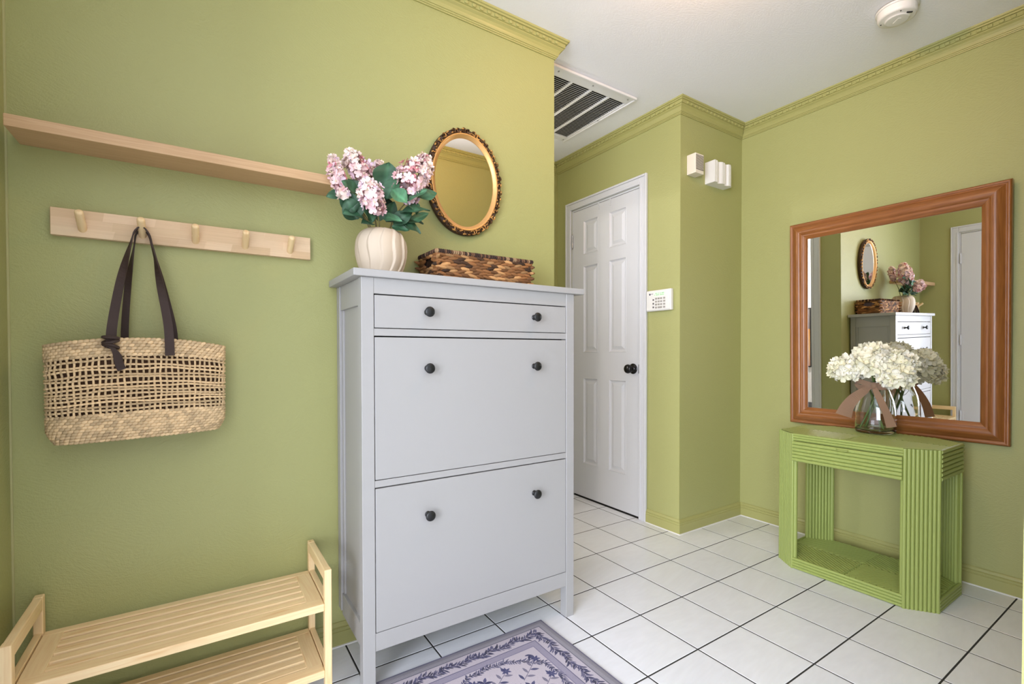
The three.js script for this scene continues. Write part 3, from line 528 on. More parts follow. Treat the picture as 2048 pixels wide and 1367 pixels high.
// a leaf from base to tip: width, droop; folds along its midrib
function leafGeo(base, tip, width, face, droop = 0.15, tone = 1, seed = 1) {
  const r = rng(seed * 7919 + 3), L = tip.clone().sub(base), len = L.length(), X = L.clone().normalize(), Z = face.clone().addScaledVector(X, -face.dot(X)).normalize(), Y = new THREE.Vector3().crossVectors(Z, X), pos = [], col = [], idx = [], nu = 12, nv = 6, wave = r() * 6;
  for (let i = 0; i <= nu; i++) {
    const u = i / nu, w = width * 0.5 * Math.pow(Math.sin(Math.PI * Math.pow(u, 0.78)), 0.85) * (u < 0.98 ? 1 : 0.3);
    for (let j = 0; j <= nv; j++) {
      const v = j / nv * 2 - 1, p = base.clone().addScaledVector(X, u * len).addScaledVector(Y, v * w).addScaledVector(Z, Math.abs(v) * w * 0.32 - droop * len * u * u + droop * len * u * 0.6 + 0.05 * width * Math.sin(u * 9 + wave + v * 2));
      pos.push(p.x, p.y, p.z);
      const vein = Math.abs(v) < 0.05 ? 1.6 : 1 + 0.14 * Math.sin((u * 8 - Math.abs(v) * 1.6) * Math.PI * 2), k = tone * vein * (0.85 + 0.3 * u);
      col.push(0.040 * k, 0.112 * k, 0.055 * k);
    }
  }
  for (let i = 0; i < nu; i++) for (let j = 0; j < nv; j++) { const a = i * (nv + 1) + j, b = a + 1, c = a + nv + 1, d = c + 1; idx.push(a, c, b, b, c, d); }
  const g = new THREE.BufferGeometry(); g.setAttribute('position', new THREE.Float32BufferAttribute(pos, 3)); g.setAttribute('color', new THREE.Float32BufferAttribute(col, 3)); g.setIndex(idx); g.computeVertexNormals();
  const uv = new Float32Array(pos.length / 3 * 2); g.setAttribute('uv', new THREE.BufferAttribute(uv, 2)); return g;
}
// four cupped petals round a point, facing +z
function floretGeo(pw, pl, cup, np = 4, nu = 3, nv = 2) {
  const pos = [], idx = [];
  for (let k = 0; k < np; k++) {
    const a = k / np * Math.PI * 2, ca = Math.cos(a), sa = Math.sin(a), at = pos.length / 3;
    for (let i = 0; i <= nu; i++) for (let j = 0; j <= nv; j++) { const u = i / nu, v = j / nv * 2 - 1, w = pw * 0.5 * (0.25 + 0.75 * Math.sin(Math.min(1, u * 1.05) * Math.PI * 0.62)) * (i === nu ? 0.62 : 1), x = u * pl * (1 - 0.06 * v * v), y = v * w, z = cup * u * u + 0.2 * pw * v * v * u; pos.push(x * ca - y * sa, x * sa + y * ca, z); }
    for (let i = 0; i < nu; i++) for (let j = 0; j < nv; j++) { const b = at + i * (nv + 1) + j, c = b + nv + 1; idx.push(b, c, b + 1, b + 1, c, c + 1); }
  }
  const g = new THREE.BufferGeometry(); g.setAttribute('position', new THREE.Float32BufferAttribute(pos, 3)); g.setIndex(idx); g.computeVertexNormals(); return g;
}
{
  const lil = floretGeo(0.0122, 0.0132, 0.0034), lil2 = floretGeo(0.0108, 0.0130, -0.0014), bud = new THREE.SphereGeometry(0.0032, 6, 5);
  // blossom: spine points (world) with radius; florets face outwards
  function lilac(label, spine, n, seed, leaves, warm = 0) {
    const r = rng(seed), base = V(VASE[0] + (spine[0][0] - VASE[0]) * 0.16, VASE[1] + 0.145, VASE[2] + (spine[0][2] - VASE[2]) * 0.16), t = thing('lilac_spray', label, 'flower', [base.x, base.y, base.z], 0, 'pink lilac sprays in the cream vase'); delete t.userData.group;
    const loc = (q) => V(q[0] - base.x, q[1] - base.y, q[2] - base.z), P0 = loc(spine[0]), P1 = loc(spine[spine.length - 1]);
    part('stem', [taperTube([V(0, -0.03, 0), V(P0.x * 0.35, P0.y * 0.45, P0.z * 0.35), V(P0.x * 0.85, P0.y * 0.85, P0.z * 0.85), P0, P0.clone().lerp(P1, 0.8)], 0.0028, 0.0014, 20, 6)], M.stemBrown, t);
    const h = new Heap(), ax = P1.clone().sub(P0); n = Math.round(n * 0.72);
    for (let i = 0; i < n; i++) {
      const f = (i + 0.5) / n, k = Math.min(spine.length - 2, Math.floor(f * (spine.length - 1))), ff = f * (spine.length - 1) - k, c = loc(spine[k]).lerp(loc(spine[k + 1]), ff), R = lerp(spine[k][3], spine[k + 1][3], ff), a = i * 2.39996 + r() * 0.9, el = (f < 0.12 ? -0.6 : f > 0.85 ? 0.6 : 0) + (r() - 0.5) * 1.1;
      const axn = ax.clone().normalize(), e1 = new THREE.Vector3().crossVectors(axn, V(0.3, 0.2, 1)).normalize(), e2 = new THREE.Vector3().crossVectors(axn, e1), o = e1.clone().multiplyScalar(Math.cos(a)).addScaledVector(e2, Math.sin(a)).multiplyScalar(Math.cos(el)).addScaledVector(axn, Math.sin(el)).normalize(), p = c.clone().addScaledVector(o, R * (0.72 + 0.34 * r()));
      const Z = o.clone().add(V((r() - 0.5) * 0.9, (r() - 0.2) * 0.7, (r() - 0.5) * 0.9)).normalize(), X = new THREE.Vector3().crossVectors(V(r(), 1, r()), Z).normalize(), Y = new THREE.Vector3().crossVectors(Z, X), s = 0.85 + 0.5 * r(), pale = clamp01(f * 0.75 + 0.40 * r() - 0.08), q = r();
      const col = lin(lerp(0.84, 0.93, pale), lerp(0.50, 0.83, pale), lerp(0.56, 0.70, pale)); if (q < 0.18) col.setRGB(0.88, 0.70, 0.80); if (q > 0.94 - warm) col.setRGB(0.74, 0.30, 0.33);
      h.add(r() < 0.5 ? lil : lil2, basis(p, X, Y, Z).multiply(sc(s, s, s)), col);
      if (r() < 0.3) h.add(bud, new THREE.Matrix4().setPosition(p.clone().addScaledVector(o, 0.004)), lin(0.80, 0.70, 0.50));
    }
    heapMesh('blossom', h, M.petal, t);
    leaves.forEach(([b, tip, w, face, droop, tone], i) => part('leaf', [leafGeo(loc(b), loc(tip), w * 1.22, V(...face), droop, tone, seed * 10 + i)], M.leaf, t));
  }
  const fz = [0.1, 0.25, 1];
  lilac('slim pink lilac spray leaning far left, in front of the shelf end', [[0.377, 1.545, -1.575, 0.017], [0.366, 1.585, -1.575, 0.022], [0.362, 1.615, -1.575, 0.016], [0.356, 1.636, -1.575, 0.008]], 120, 3, [
    [[0.420, 1.535, -1.56], [0.372, 1.560, -1.53], 0.040, [-0.1, 0.3, 1], 0.1, 1.0], [[0.398, 1.530, -1.58], [0.334, 1.518, -1.575], 0.040, [0.0, 0.5, 1], 0.1, 0.95], [[0.425, 1.453, -1.555], [0.380, 1.510, -1.53], 0.058, [-0.35, 0.1, 1], 0.1, 0.8]], 0.05);
  lilac('tall cream-tipped lilac spray second from the left in the vase', [[0.456, 1.616, -1.60, 0.026], [0.445, 1.630, -1.60, 0.040], [0.428, 1.650, -1.60, 0.030], [0.412, 1.674, -1.60, 0.013]], 130, 5, [
    [[0.455, 1.545, -1.59], [0.405, 1.590, -1.59], 0.036, [0, 0.2, 1], 0.05, 0.7], [[0.505, 1.470, -1.56], [0.478, 1.605, -1.58], 0.042, [-0.5, 0.3, 1], 0.05, 1.25], [[0.44, 1.462, -1.55], [0.372, 1.462, -1.52], 0.055, [0.1, 0.75, 0.8], 0.2, 0.9]]);
  lilac('round lavender-pink lilac spray hanging low at the front of the vase', [[0.466, 1.494, -1.496, 0.030], [0.452, 1.512, -1.486, 0.041], [0.441, 1.529, -1.486, 0.034], [0.436, 1.545, -1.486, 0.016]], 165, 7, [
    [[0.485, 1.470, -1.53], [0.420, 1.490, -1.50], 0.040, [0, 0.4, 1], 0.1, 1.1], [[0.470, 1.450, -1.54], [0.437, 1.520, -1.54], 0.034, [0.2, 0.1, 1], 0.05, 1.2], [[0.47, 1.44, -1.54], [0.425, 1.432, -1.51], 0.034, [0, 0.8, 0.6], 0.1, 0.7]]);
  lilac('few loose lilac blooms drooping at the lower left of the bouquet', [[0.384, 1.524, -1.53, 0.008], [0.377, 1.522, -1.525, 0.012], [0.372, 1.512, -1.525, 0.006]], 12, 11, [
    [[0.415, 1.470, -1.54], [0.372, 1.535, -1.545], 0.050, [-0.4, 0.2, 1], 0.08, 0.75], [[0.470, 1.447, -1.55], [0.448, 1.505, -1.535], 0.030, [0.3, 0.1, 1], 0.05, 1.2]]);
  lilac('large full pink lilac spray on the right, against the oval mirror', [[0.592, 1.550, -1.545, 0.028], [0.586, 1.595, -1.54, 0.054], [0.612, 1.630, -1.54, 0.052], [0.640, 1.662, -1.54, 0.034], [0.650, 1.688, -1.54, 0.016]], 300, 13, [
    [[0.620, 1.550, -1.53], [0.690, 1.580, -1.53], 0.042, [0, 0.5, 1], 0.15, 1.25], [[0.565, 1.535, -1.54], [0.640, 1.575, -1.50], 0.045, [0, 0.7, 1], 0.15, 1.35], [[0.560, 1.490, -1.54], [0.650, 1.510, -1.50], 0.048, [0, 0.9, 0.7], 0.15, 0.9], [[0.550, 1.475, -1.55], [0.655, 1.480, -1.56], 0.045, [0.1, 0.8, 0.9], 0.2, 0.6], [[0.600, 1.54, -1.55], [0.612, 1.490, -1.52], 0.038, [0.2, 0.2, 1], 0.05, 1.3]], 0.1);
  lilac('pink lilac spray half hidden at the back, behind a dark upright leaf', [[0.480, 1.590, -1.655, 0.018], [0.495, 1.63, -1.66, 0.028], [0.520, 1.668, -1.66, 0.020], [0.530, 1.685, -1.66, 0.010]], 120, 17, [
    [[0.525, 1.575, -1.58], [0.535, 1.668, -1.58], 0.078, [-0.2, 0.1, 1], 0.05, 0.85], [[0.520, 1.535, -1.56], [0.556, 1.615, -1.545], 0.046, [-0.5, 0.2, 1], 0.05, 1.2], [[0.530, 1.560, -1.53], [0.570, 1.515, -1.50], 0.046, [-0.2, 0.3, 1], 0.1, 2.0], [[0.500, 1.470, -1.55], [0.560, 1.462, -1.52], 0.036, [0, 0.6, 0.9], 0.1, 1.6], [[0.560, 1.470, -1.55], [0.636, 1.436, -1.54], 0.046, [0.1, 0.6, 0.9], 0.15, 0.8], [[0.545, 1.47, -1.56], [0.620, 1.475, -1.58], 0.05, [0.1, 0.4, 0.9], 0.1, 0.5], [[0.530, 1.48, -1.58], [0.515, 1.56, -1.58], 0.05, [0.1, 0, 1], 0.05, 0.5], [[0.520, 1.46, -1.56], [0.545, 1.53, -1.55], 0.042, [0.2, 0.1, 1], 0.05, 0.7], [[0.540, 1.455, -1.55], [0.600, 1.500, -1.53], 0.040, [0, 0.4, 1], 0.1, 0.75], [[0.49, 1.455, -1.55], [0.500, 1.53, -1.55], 0.036, [-0.2, 0, 1], 0.05, 0.85], [[0.535, 1.445, -1.55], [0.590, 1.438, -1.53], 0.034, [0, 0.5, 1], 0.12, 0.9], [[0.600, 1.47, -1.55], [0.668, 1.512, -1.55], 0.026, [0, 0.4, 1], 0.1, 1.3]]);
}

// ---------------------------------------------------------------- woven storage basket on the cabinet
{
  const bw = 0.395, bd = 0.150, bh = 0.112, t = thing('storage_basket', 'low brown woven leaf basket on the right of the white cabinet top', 'basket', [0.903, 1.2735, -1.632]);
  const r = rng(91), per = [], push = (x0, z0, x1, z1, nx, nz) => per.push({ x0, z0, x1, z1, L: Math.hypot(x1 - x0, z1 - z0), n: V(nx, 0, nz) });
  push(-bw / 2, bd / 2, bw / 2, bd / 2, 0, 1); push(bw / 2, bd / 2, bw / 2, -bd / 2, 1, 0); push(bw / 2, -bd / 2, -bw / 2, -bd / 2, 0, -1); push(-bw / 2, -bd / 2, -bw / 2, bd / 2, -1, 0);
  const sph = new THREE.SphereGeometry(1, 8, 6), brown = () => { const q = r(), k = 0.55 + 0.75 * r(); return q < 0.16 ? lin(0.055 * k, 0.025 * k, 0.010 * k) : q < 0.74 ? lin(0.25 * k, 0.108 * k, 0.034 * k) : lin(0.50 * k, 0.27 * k, 0.105 * k); };
  const h = new Heap(), rows = 9, up = V(0, 1, 0);
  for (const [si, s] of per.entries()) {
    const d = V((s.x1 - s.x0) / s.L, 0, (s.z1 - s.z0) / s.L), n = Math.round(s.L / 0.031);
    for (let k = 0; k < rows; k++) for (let i = 0; i < n + (k % 2); i++) {
      const f = (i + (k % 2 ? 0 : 0.5)) / n, y = 0.007 + (bh - 0.012) * (k + 0.5) / rows, slot = si % 2 === 1 && Math.abs(f - 0.5) < 0.24 && y > 0.058 && y < 0.092; if (slot) continue;
      const flare = 1 + 0.03 * y / bh, p = V(lerp(s.x0, s.x1, f) * flare, y, lerp(s.z0, s.z1, f) * flare).addScaledVector(s.n, 0.001 * (r() - 0.5)), tilt = (k % 2 ? 0.16 : -0.16) + (r() - 0.5) * 0.2, X = d.clone().multiplyScalar(Math.cos(tilt)).addScaledVector(up, Math.sin(tilt)), Y = d.clone().multiplyScalar(-Math.sin(tilt)).addScaledVector(up, Math.cos(tilt));
      h.add(sph, basis(p, X, Y, s.n).multiply(sc(0.0235 * (0.85 + 0.3 * r()), 0.0058 + 0.0018 * r(), 0.0066)), brown());
    }
  }
  heapMesh('woven_side', h, M.weave, t).userData.kind = 'stuff';
  const hr = new Heap();
  for (const s of per) { const d = V((s.x1 - s.x0) / s.L, 0, (s.z1 - s.z0) / s.L), n = Math.round(s.L / 0.0078); for (let i = 0; i <= n; i++) { const f = i / n, p = V(lerp(s.x0, s.x1, f) * 1.035, bh, lerp(s.z0, s.z1, f) * 1.035), tl = 0.5, X = s.n.clone().multiplyScalar(Math.cos(tl)).addScaledVector(d, Math.sin(tl)), Y = up, Z = new THREE.Vector3().crossVectors(X, Y); const k = r(); hr.add(sph, basis(p, X, Y, Z).multiply(sc(0.0100, 0.0088, 0.0036)), k < 0.5 ? lin(0.035, 0.015, 0.008) : k < 0.85 ? lin(0.14, 0.065, 0.028) : lin(0.32, 0.20, 0.10)); } }
  heapMesh('rim', hr, M.weave, t).userData.kind = 'stuff';
  const il = []; const q = 0.006; il.push(bx(-bw / 2 + q, bw / 2 - q, 0.003, 0.008, -bd / 2 + q, bd / 2 - q)); for (const s of [-1, 1]) { il.push(bx(-bw / 2 + q, bw / 2 - q, 0.003, bh - 0.006, s * (bd / 2 - q) - 0.001, s * (bd / 2 - q) + 0.001)); const x = s * (bw / 2 - q); il.push(bx(x - 0.001, x + 0.001, 0.003, 0.058, -bd / 2 + q, bd / 2 - q), bx(x - 0.001, x + 0.001, 0.092, bh - 0.006, -bd / 2 + q, bd / 2 - q), bx(x - 0.001, x + 0.001, 0.05, 0.1, -bd / 2 + q, -0.036), bx(x - 0.001, x + 0.001, 0.05, 0.1, 0.036, bd / 2 - q)); }
  part('core', il, std({ color: lin(0.03, 0.014, 0.008), roughness: 0.95 }), t);
}

// ---------------------------------------------------------------- oval gilt mirror on the back wall
{
  const t = thing('oval_mirror', 'small oval mirror in an ornate gilt frame above the basket', 'mirror', [0.890, 1.704, ZB + 0.014]);
  t.rotation.set(1.35 * Math.PI / 180, 0, 0);
  const a = 0.131, b = 0.174, oval = (prof, n = 96) => {                          // prof: [out from the glass edge, z]
    const pos = [], idx = [], m = prof.length; for (let i = 0; i <= n; i++) { const q = i / n * Math.PI * 2; for (const [o, z] of prof) pos.push(Math.cos(q) * (a + o), Math.sin(q) * (b + o), z); }
    for (let i = 0; i < n; i++) for (let k = 0; k < m - 1; k++) { const p = i * m + k, s = p + m; idx.push(p, s, p + 1, p + 1, s, s + 1); }
    const g = new THREE.BufferGeometry(); g.setAttribute('position', new THREE.Float32BufferAttribute(pos, 3)); g.setIndex(idx); g.computeVertexNormals(); return metreUV(g);
  };
  const disc = new THREE.CircleGeometry(1, 96); disc.scale(a + 0.003, b + 0.003, 1); part('glass', [disc.translate(0, 0, 0.006)], M.mirror, t);
  const fr = part('frame', [oval([[0.034, -0.008], [0.036, 0.004], [0.034, 0.010], [0.026, 0.014], [0.018, 0.014], [0.016, 0.010], [0.003, 0.004], [-0.004, -0.004]])], std({ color: lin(0.050, 0.022, 0.010), roughness: 0.5 }), t);
  part('inner_band', [oval([[0.0175, 0.010], [0.017, 0.0165], [0.014, 0.0185], [0.010, 0.0165], [0.004, 0.012], [0.001, 0.0085], [-0.001, 0.0075], [-0.002, 0.0045]])], M.gold, t);
  part('backing', [new THREE.CylinderGeometry(1, 1, 0.006, 64).rotateX(Math.PI / 2).scale(a + 0.03, b + 0.03, 1).translate(0, 0, -0.006)], M.dark, t);
  const r = rng(15), h = new Heap(), tor = new THREE.TorusGeometry(0.0070, 0.0026, 6, 14, 4.6), bead = new THREE.SphereGeometry(1, 8, 6), N = 44;
  const goldC = () => { const k = 0.5 + 0.7 * r(); return r() < 0.40 ? lin(0.10 * k, 0.048 * k, 0.017 * k) : lin(0.55 * k, 0.29 * k, 0.085 * k); };
  for (let i = 0; i < N; i++) {
    const q = (i + 0.5) / N * Math.PI * 2, c = V(Math.cos(q) * (a + 0.0265), Math.sin(q) * (b + 0.0265), 0.0165), tg = V(-Math.sin(q) * a, Math.cos(q) * b, 0).normalize(), nn = V(tg.y, -tg.x, 0), k = i % 2 ? 1 : -1;
    h.add(tor, basis(c.clone().addScaledVector(nn, 0.002 * k), tg.clone().multiplyScalar(k), nn.clone(), V(0, 0, k)).multiply(new THREE.Matrix4().makeRotationZ(0.8 + r() * 0.8)), goldC());
    h.add(bead, basis(c.clone().addScaledVector(tg, 0.0095).addScaledVector(nn, -0.004 * k), tg, nn, V(0, 0, 1)).multiply(sc(0.0052, 0.0030, 0.0042)), goldC());
    h.add(bead, basis(c.clone().addScaledVector(tg, 0.004).addScaledVector(nn, 0.0055), tg, nn, V(0, 0, 1)).multiply(sc(0.0062, 0.0036, 0.0046)), goldC());
    h.add(bead, basis(c.clone().addScaledVector(tg, -0.005).addScaledVector(nn, -0.0075), tg, nn, V(0, 0, 1)).multiply(sc(0.0048, 0.0030, 0.0036)), goldC());
  }
  const om = heapMesh('scroll_ornament', h, M.bronze, fr); om.userData.kind = 'stuff';
}

// ---------------------------------------------------------------- small fittings
{
  const t = thing('keypad', 'white alarm keypad with lit green display beside the hall door', 'keypad', [XD, 1.330, -1.862], -Math.PI / 2), w = 0.180, h = 0.122;
  const body = part('body', [rbox(w, h, 0.024, 0, 0, 0.013, 0.006, 3), rbox(w - 0.012, h - 0.012, 0.004, 0, 0, 0.026, 0.0018, 2)], M.plastic, t);
  const scr = part('display', [rbox(0.082, 0.023, 0.002, 0.014, 0.036, 0.0285, 0.0008)], std({ color: lin(0.55, 0.8, 0.5), emissive: lin(0.45, 0.75, 0.42), emissiveIntensity: 0.8, roughness: 0.3 }), t);
  { const r = rng(4), g = []; for (let k = 0; k < 2; k++) for (let i = 0; i < 13; i++) if (r() < 0.75) g.push(box(0.0035, 0.004 + 0.002 * r(), 0.0004, -0.021 + i * 0.0058, 0.0405 - k * 0.0095, 0.0297)); part('display_digits', g, std({ color: lin(0.1, 0.3, 0.12), roughness: 0.6 }), scr); }
  const key = std({ color: lin(0.36, 0.34, 0.30), roughness: 0.6 });
  for (let y = 0; y < 4; y++) for (let x = 0; x < 4; x++) { if (y === 3 && x === 2) continue; const wide = y === 3 && x === 1; part('key', [rbox(wide ? 0.031 : 0.0135, 0.0105, 0.003, -0.012 + x * 0.0185 + (wide ? 0.009 : 0) + (x === 3 ? 0.003 : 0), 0.010 - y * 0.0172, 0.0290, 0.001)], key, t); }
  const dk = std({ color: lin(0.10, 0.09, 0.09), roughness: 0.6 });
  for (let y = 0; y < 3; y++) part('function_key', [rbox(0.009, 0.010, 0.003, -0.032, 0.004 - y * 0.0215, 0.0290, 0.001)], dk, t);
  part('maker_mark', [new THREE.CylinderGeometry(0.0058, 0.0058, 0.001, 24).rotateX(Math.PI / 2).translate(-0.058, 0.038, 0.0283), box(0.014, 0.0028, 0.0005, -0.042, 0.0395, 0.0283)], std({ color: lin(0.05, 0.05, 0.09), roughness: 0.5 }), t);
}
{
  const t = thing('door_chime', 'cream door chime box with a louvred front high on the recess wall', 'door chime', [2.349, 2.083, ZU]);
  part('case', [rb(-0.037, 0.037, -0.055, 0.055, 0, 0.058, 0.003)], M.plasticCream, t);
  for (let i = 0; i < 12; i++) part('louvre', [rb(-0.033, 0.033, -0.032 + i * 0.0065, -0.0295 + i * 0.0065, 0.0575, 0.0610, 0.001)], M.plasticCream, t);
  part('grille', [bx(-0.034, 0.034, -0.036, 0.046, 0.0575, 0.0585)], std({ color: lin(0.12, 0.10, 0.09), roughness: 0.8 }), t);
}
{
  const t = thing('door_chime', 'white door chime box with vertical flutes, right of the louvred one', 'door chime', [2.570, 2.071, ZU]);
  const s = new THREE.Shape(), n = 60, dep = (f) => 0.050 + 0.013 * (0.5 + 0.5 * Math.cos((f - 0.04) * Math.PI * 2 * 2.5)) * (f > 0.95 ? 0.4 : 1);
  s.moveTo(-0.088, 0); for (let i = 0; i <= n; i++) s.lineTo(-0.088 + 0.176 * i / n, dep(i / n)); s.lineTo(0.088, 0); s.closePath();
  const g = new THREE.ExtrudeGeometry(s, { depth: 0.122, bevelEnabled: true, bevelSize: 0.002, bevelThickness: 0.002, bevelSegments: 2, curveSegments: 4 }); g.translate(0, 0, -0.061); g.rotateX(-Math.PI / 2); g.scale(1, 1, -1);
  const o = plainGeo(g), P = o.attributes.position; for (let i = 0; i < P.count; i += 3) { const q = [P.getX(i), P.getY(i), P.getZ(i)]; P.setXYZ(i, P.getX(i + 2), P.getY(i + 2), P.getZ(i + 2)); P.setXYZ(i + 2, ...q); } o.computeVertexNormals();
  part('case', [o], M.plastic, t);
  for (const x of [-0.066, 0.004, 0.048]) part('flute', [rb(x - 0.006, x + 0.006, -0.0625, 0.0625, 0.046, 0.0645, 0.003)], M.plastic, t);
}
{
  const t = thing('ceiling_vent', 'large white return air grille on the hall ceiling', 'vent', [1.70, CE, -2.155]);
  const x0 = -0.305, x1 = 0.318, z0 = -0.315, z1 = 0.312, ix0 = -0.27, ix1 = 0.305, iz0 = -0.262, iz1 = 0.245, y0 = -0.012;
  part('frame', [rb(x0, x1, y0, 0, iz1, z1, 0.003), rb(x0, x1, y0, 0, z0, iz0, 0.003), rb(x0, ix0, y0, 0, iz0, iz1, 0.003), rb(ix1, x1 + 0.012, y0, 0, iz0, iz1, 0.003)], M.vent, t);
  part('lip', [rb(x0 - 0.006, x1 + 0.008, -0.017, -0.004, z1 - 0.008, z1 + 0.006, 0.003), rb(x1 + 0.0, x1 + 0.012, -0.017, -0.004, z0, z1, 0.003)], M.vent, t);
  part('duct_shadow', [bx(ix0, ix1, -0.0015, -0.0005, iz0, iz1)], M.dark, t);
  for (const x of [-0.08 - 0.130, -0.080, 0.055, 0.183]) part('divider', [rb(x - 0.007, x + 0.007, y0 - 0.001, -0.001, iz0, iz1, 0.002)], M.vent, t);
  const n = 36; for (let i = 0; i < n; i++) { const g = box(ix1 - ix0, 0.0016, 0.0088, 0, 0, 0); g.rotateX(0.50); const m = part('louvre', [g.translate((ix0 + ix1) / 2, -0.0062, iz0 + (i + 0.5) * (iz1 - iz0) / n)], M.slat, t); }
  for (const [x, z] of [[-0.2, 0.285], [0.03, 0.283], [0.285, 0.285], [-0.18, -0.29], [0.05, -0.29], [0.3, -0.29], [0.312, 0.02]]) part('screw', [new THREE.CylinderGeometry(0.0045, 0.0045, 0.003, 10).translate(x, y0 - 0.001, z)], M.steel, t);
}
{
  const t = thing('smoke_detector', 'round white smoke detector on the ceiling near the right wall', 'smoke detector', [2.405, CE, -0.790]);
  const L = (p) => new THREE.LatheGeometry(p.map(([a, b]) => new THREE.Vector2(a, b)), 56);
  part('base', [L([[0, 0], [0.072, 0], [0.072, -0.008], [0.0675, -0.010], [0, -0.010]])], M.plastic, t);
  part('cover', [L([[0.066, -0.009], [0.0665, -0.030], [0.063, -0.038], [0.057, -0.0405], [0.042, -0.041], [0.040, -0.046], [0.036, -0.048], [0, -0.048]])], M.plastic, t);
  const dk = std({ color: lin(0.02, 0.02, 0.02), roughness: 0.8 });
  part('sounder_slot', [rbox(0.006, 0.004, 0.022, -0.0405, -0.0425, 0.020, 0.001).rotateY(0.9)], dk, t);
  for (const a of [0.4, 2.3]) part('indicator', [new THREE.SphereGeometry(0.0026, 8, 6).translate(Math.cos(a + 2.2) * 0.053, -0.041, Math.sin(a + 2.2) * 0.053)], dk, t);
  part('test_button', [rbox(0.034, 0.003, 0.012, 0, -0.048, 0.0, 0.0012).rotateY(0.9)], M.plastic, t);
}

// ---------------------------------------------------------------- big wood-framed mirror above the console
{
  const t = thing('wall_mirror', 'large rectangular mirror in a honey brown wooden frame above the green table', 'mirror', [2.820, 1.1855, -0.9675], -Math.PI / 2);
  t.rotation.set(0, -Math.PI / 2 + 0.40 * Math.PI / 180, 0, 'YXZ'); t.rotation.order = 'YXZ'; t.rotation.x = 1.0 * Math.PI / 180;
  const w = 0.884, h = 1.113, fw = 0.092;
  part('glass', [new THREE.PlaneGeometry(w - 2 * fw + 0.02, h - 2 * fw + 0.02).translate(0, 0, 0)], M.mirror, t);
  part('backing', [bx(-w / 2 + 0.02, w / 2 - 0.02, -h / 2 + 0.02, h / 2 - 0.02, -0.012, -0.002)], M.dark, t);
  // mitred moulding: [distance from the outer edge, z]
  const prof = [[0, -0.014], [0, 0.004], [0.003, 0.009], [0.009, 0.0105], [0.0135, 0.0085], [0.015, 0.0055], [0.019, 0.0075], [0.030, 0.018], [0.041, 0.0245], [0.052, 0.0255], [0.060, 0.0225], [0.065, 0.0165], [0.067, 0.0145], [0.072, 0.0155], [0.078, 0.0135], [0.083, 0.009], [0.092, 0.004], [0.092, -0.004]];
  const bar = (L, i) => {
    const pos = [], uv = [], idx = [], m = prof.length; let s = 0;
    prof.forEach(([o, z], k) => { if (k) s += Math.hypot(o - prof[k - 1][0], z - prof[k - 1][1]); for (const e of [-1, 1]) { pos.push(e * (L / 2 - o), -o, z); uv.push(e * (L / 2 - o) + i * 0.31, s + i * 0.27); } });
    for (let k = 0; k < m - 1; k++) { const a = 2 * k; idx.push(a, a + 2, a + 1, a + 1, a + 2, a + 3); }
    const g = new THREE.BufferGeometry(); g.setAttribute('position', new THREE.Float32BufferAttribute(pos, 3)); g.setAttribute('uv', new THREE.Float32BufferAttribute(uv, 2)); g.setIndex(idx); g.computeVertexNormals(); return g;
  };
  const sides = [[w, h / 2, 0], [h, w / 2, -Math.PI / 2], [w, h / 2, Math.PI], [h, w / 2, Math.PI / 2]];
  sides.forEach(([L, off, rot], i) => part('frame_side', [bar(L, i).translate(0, off, 0).rotateZ(rot)], M.frameWood, t));
}

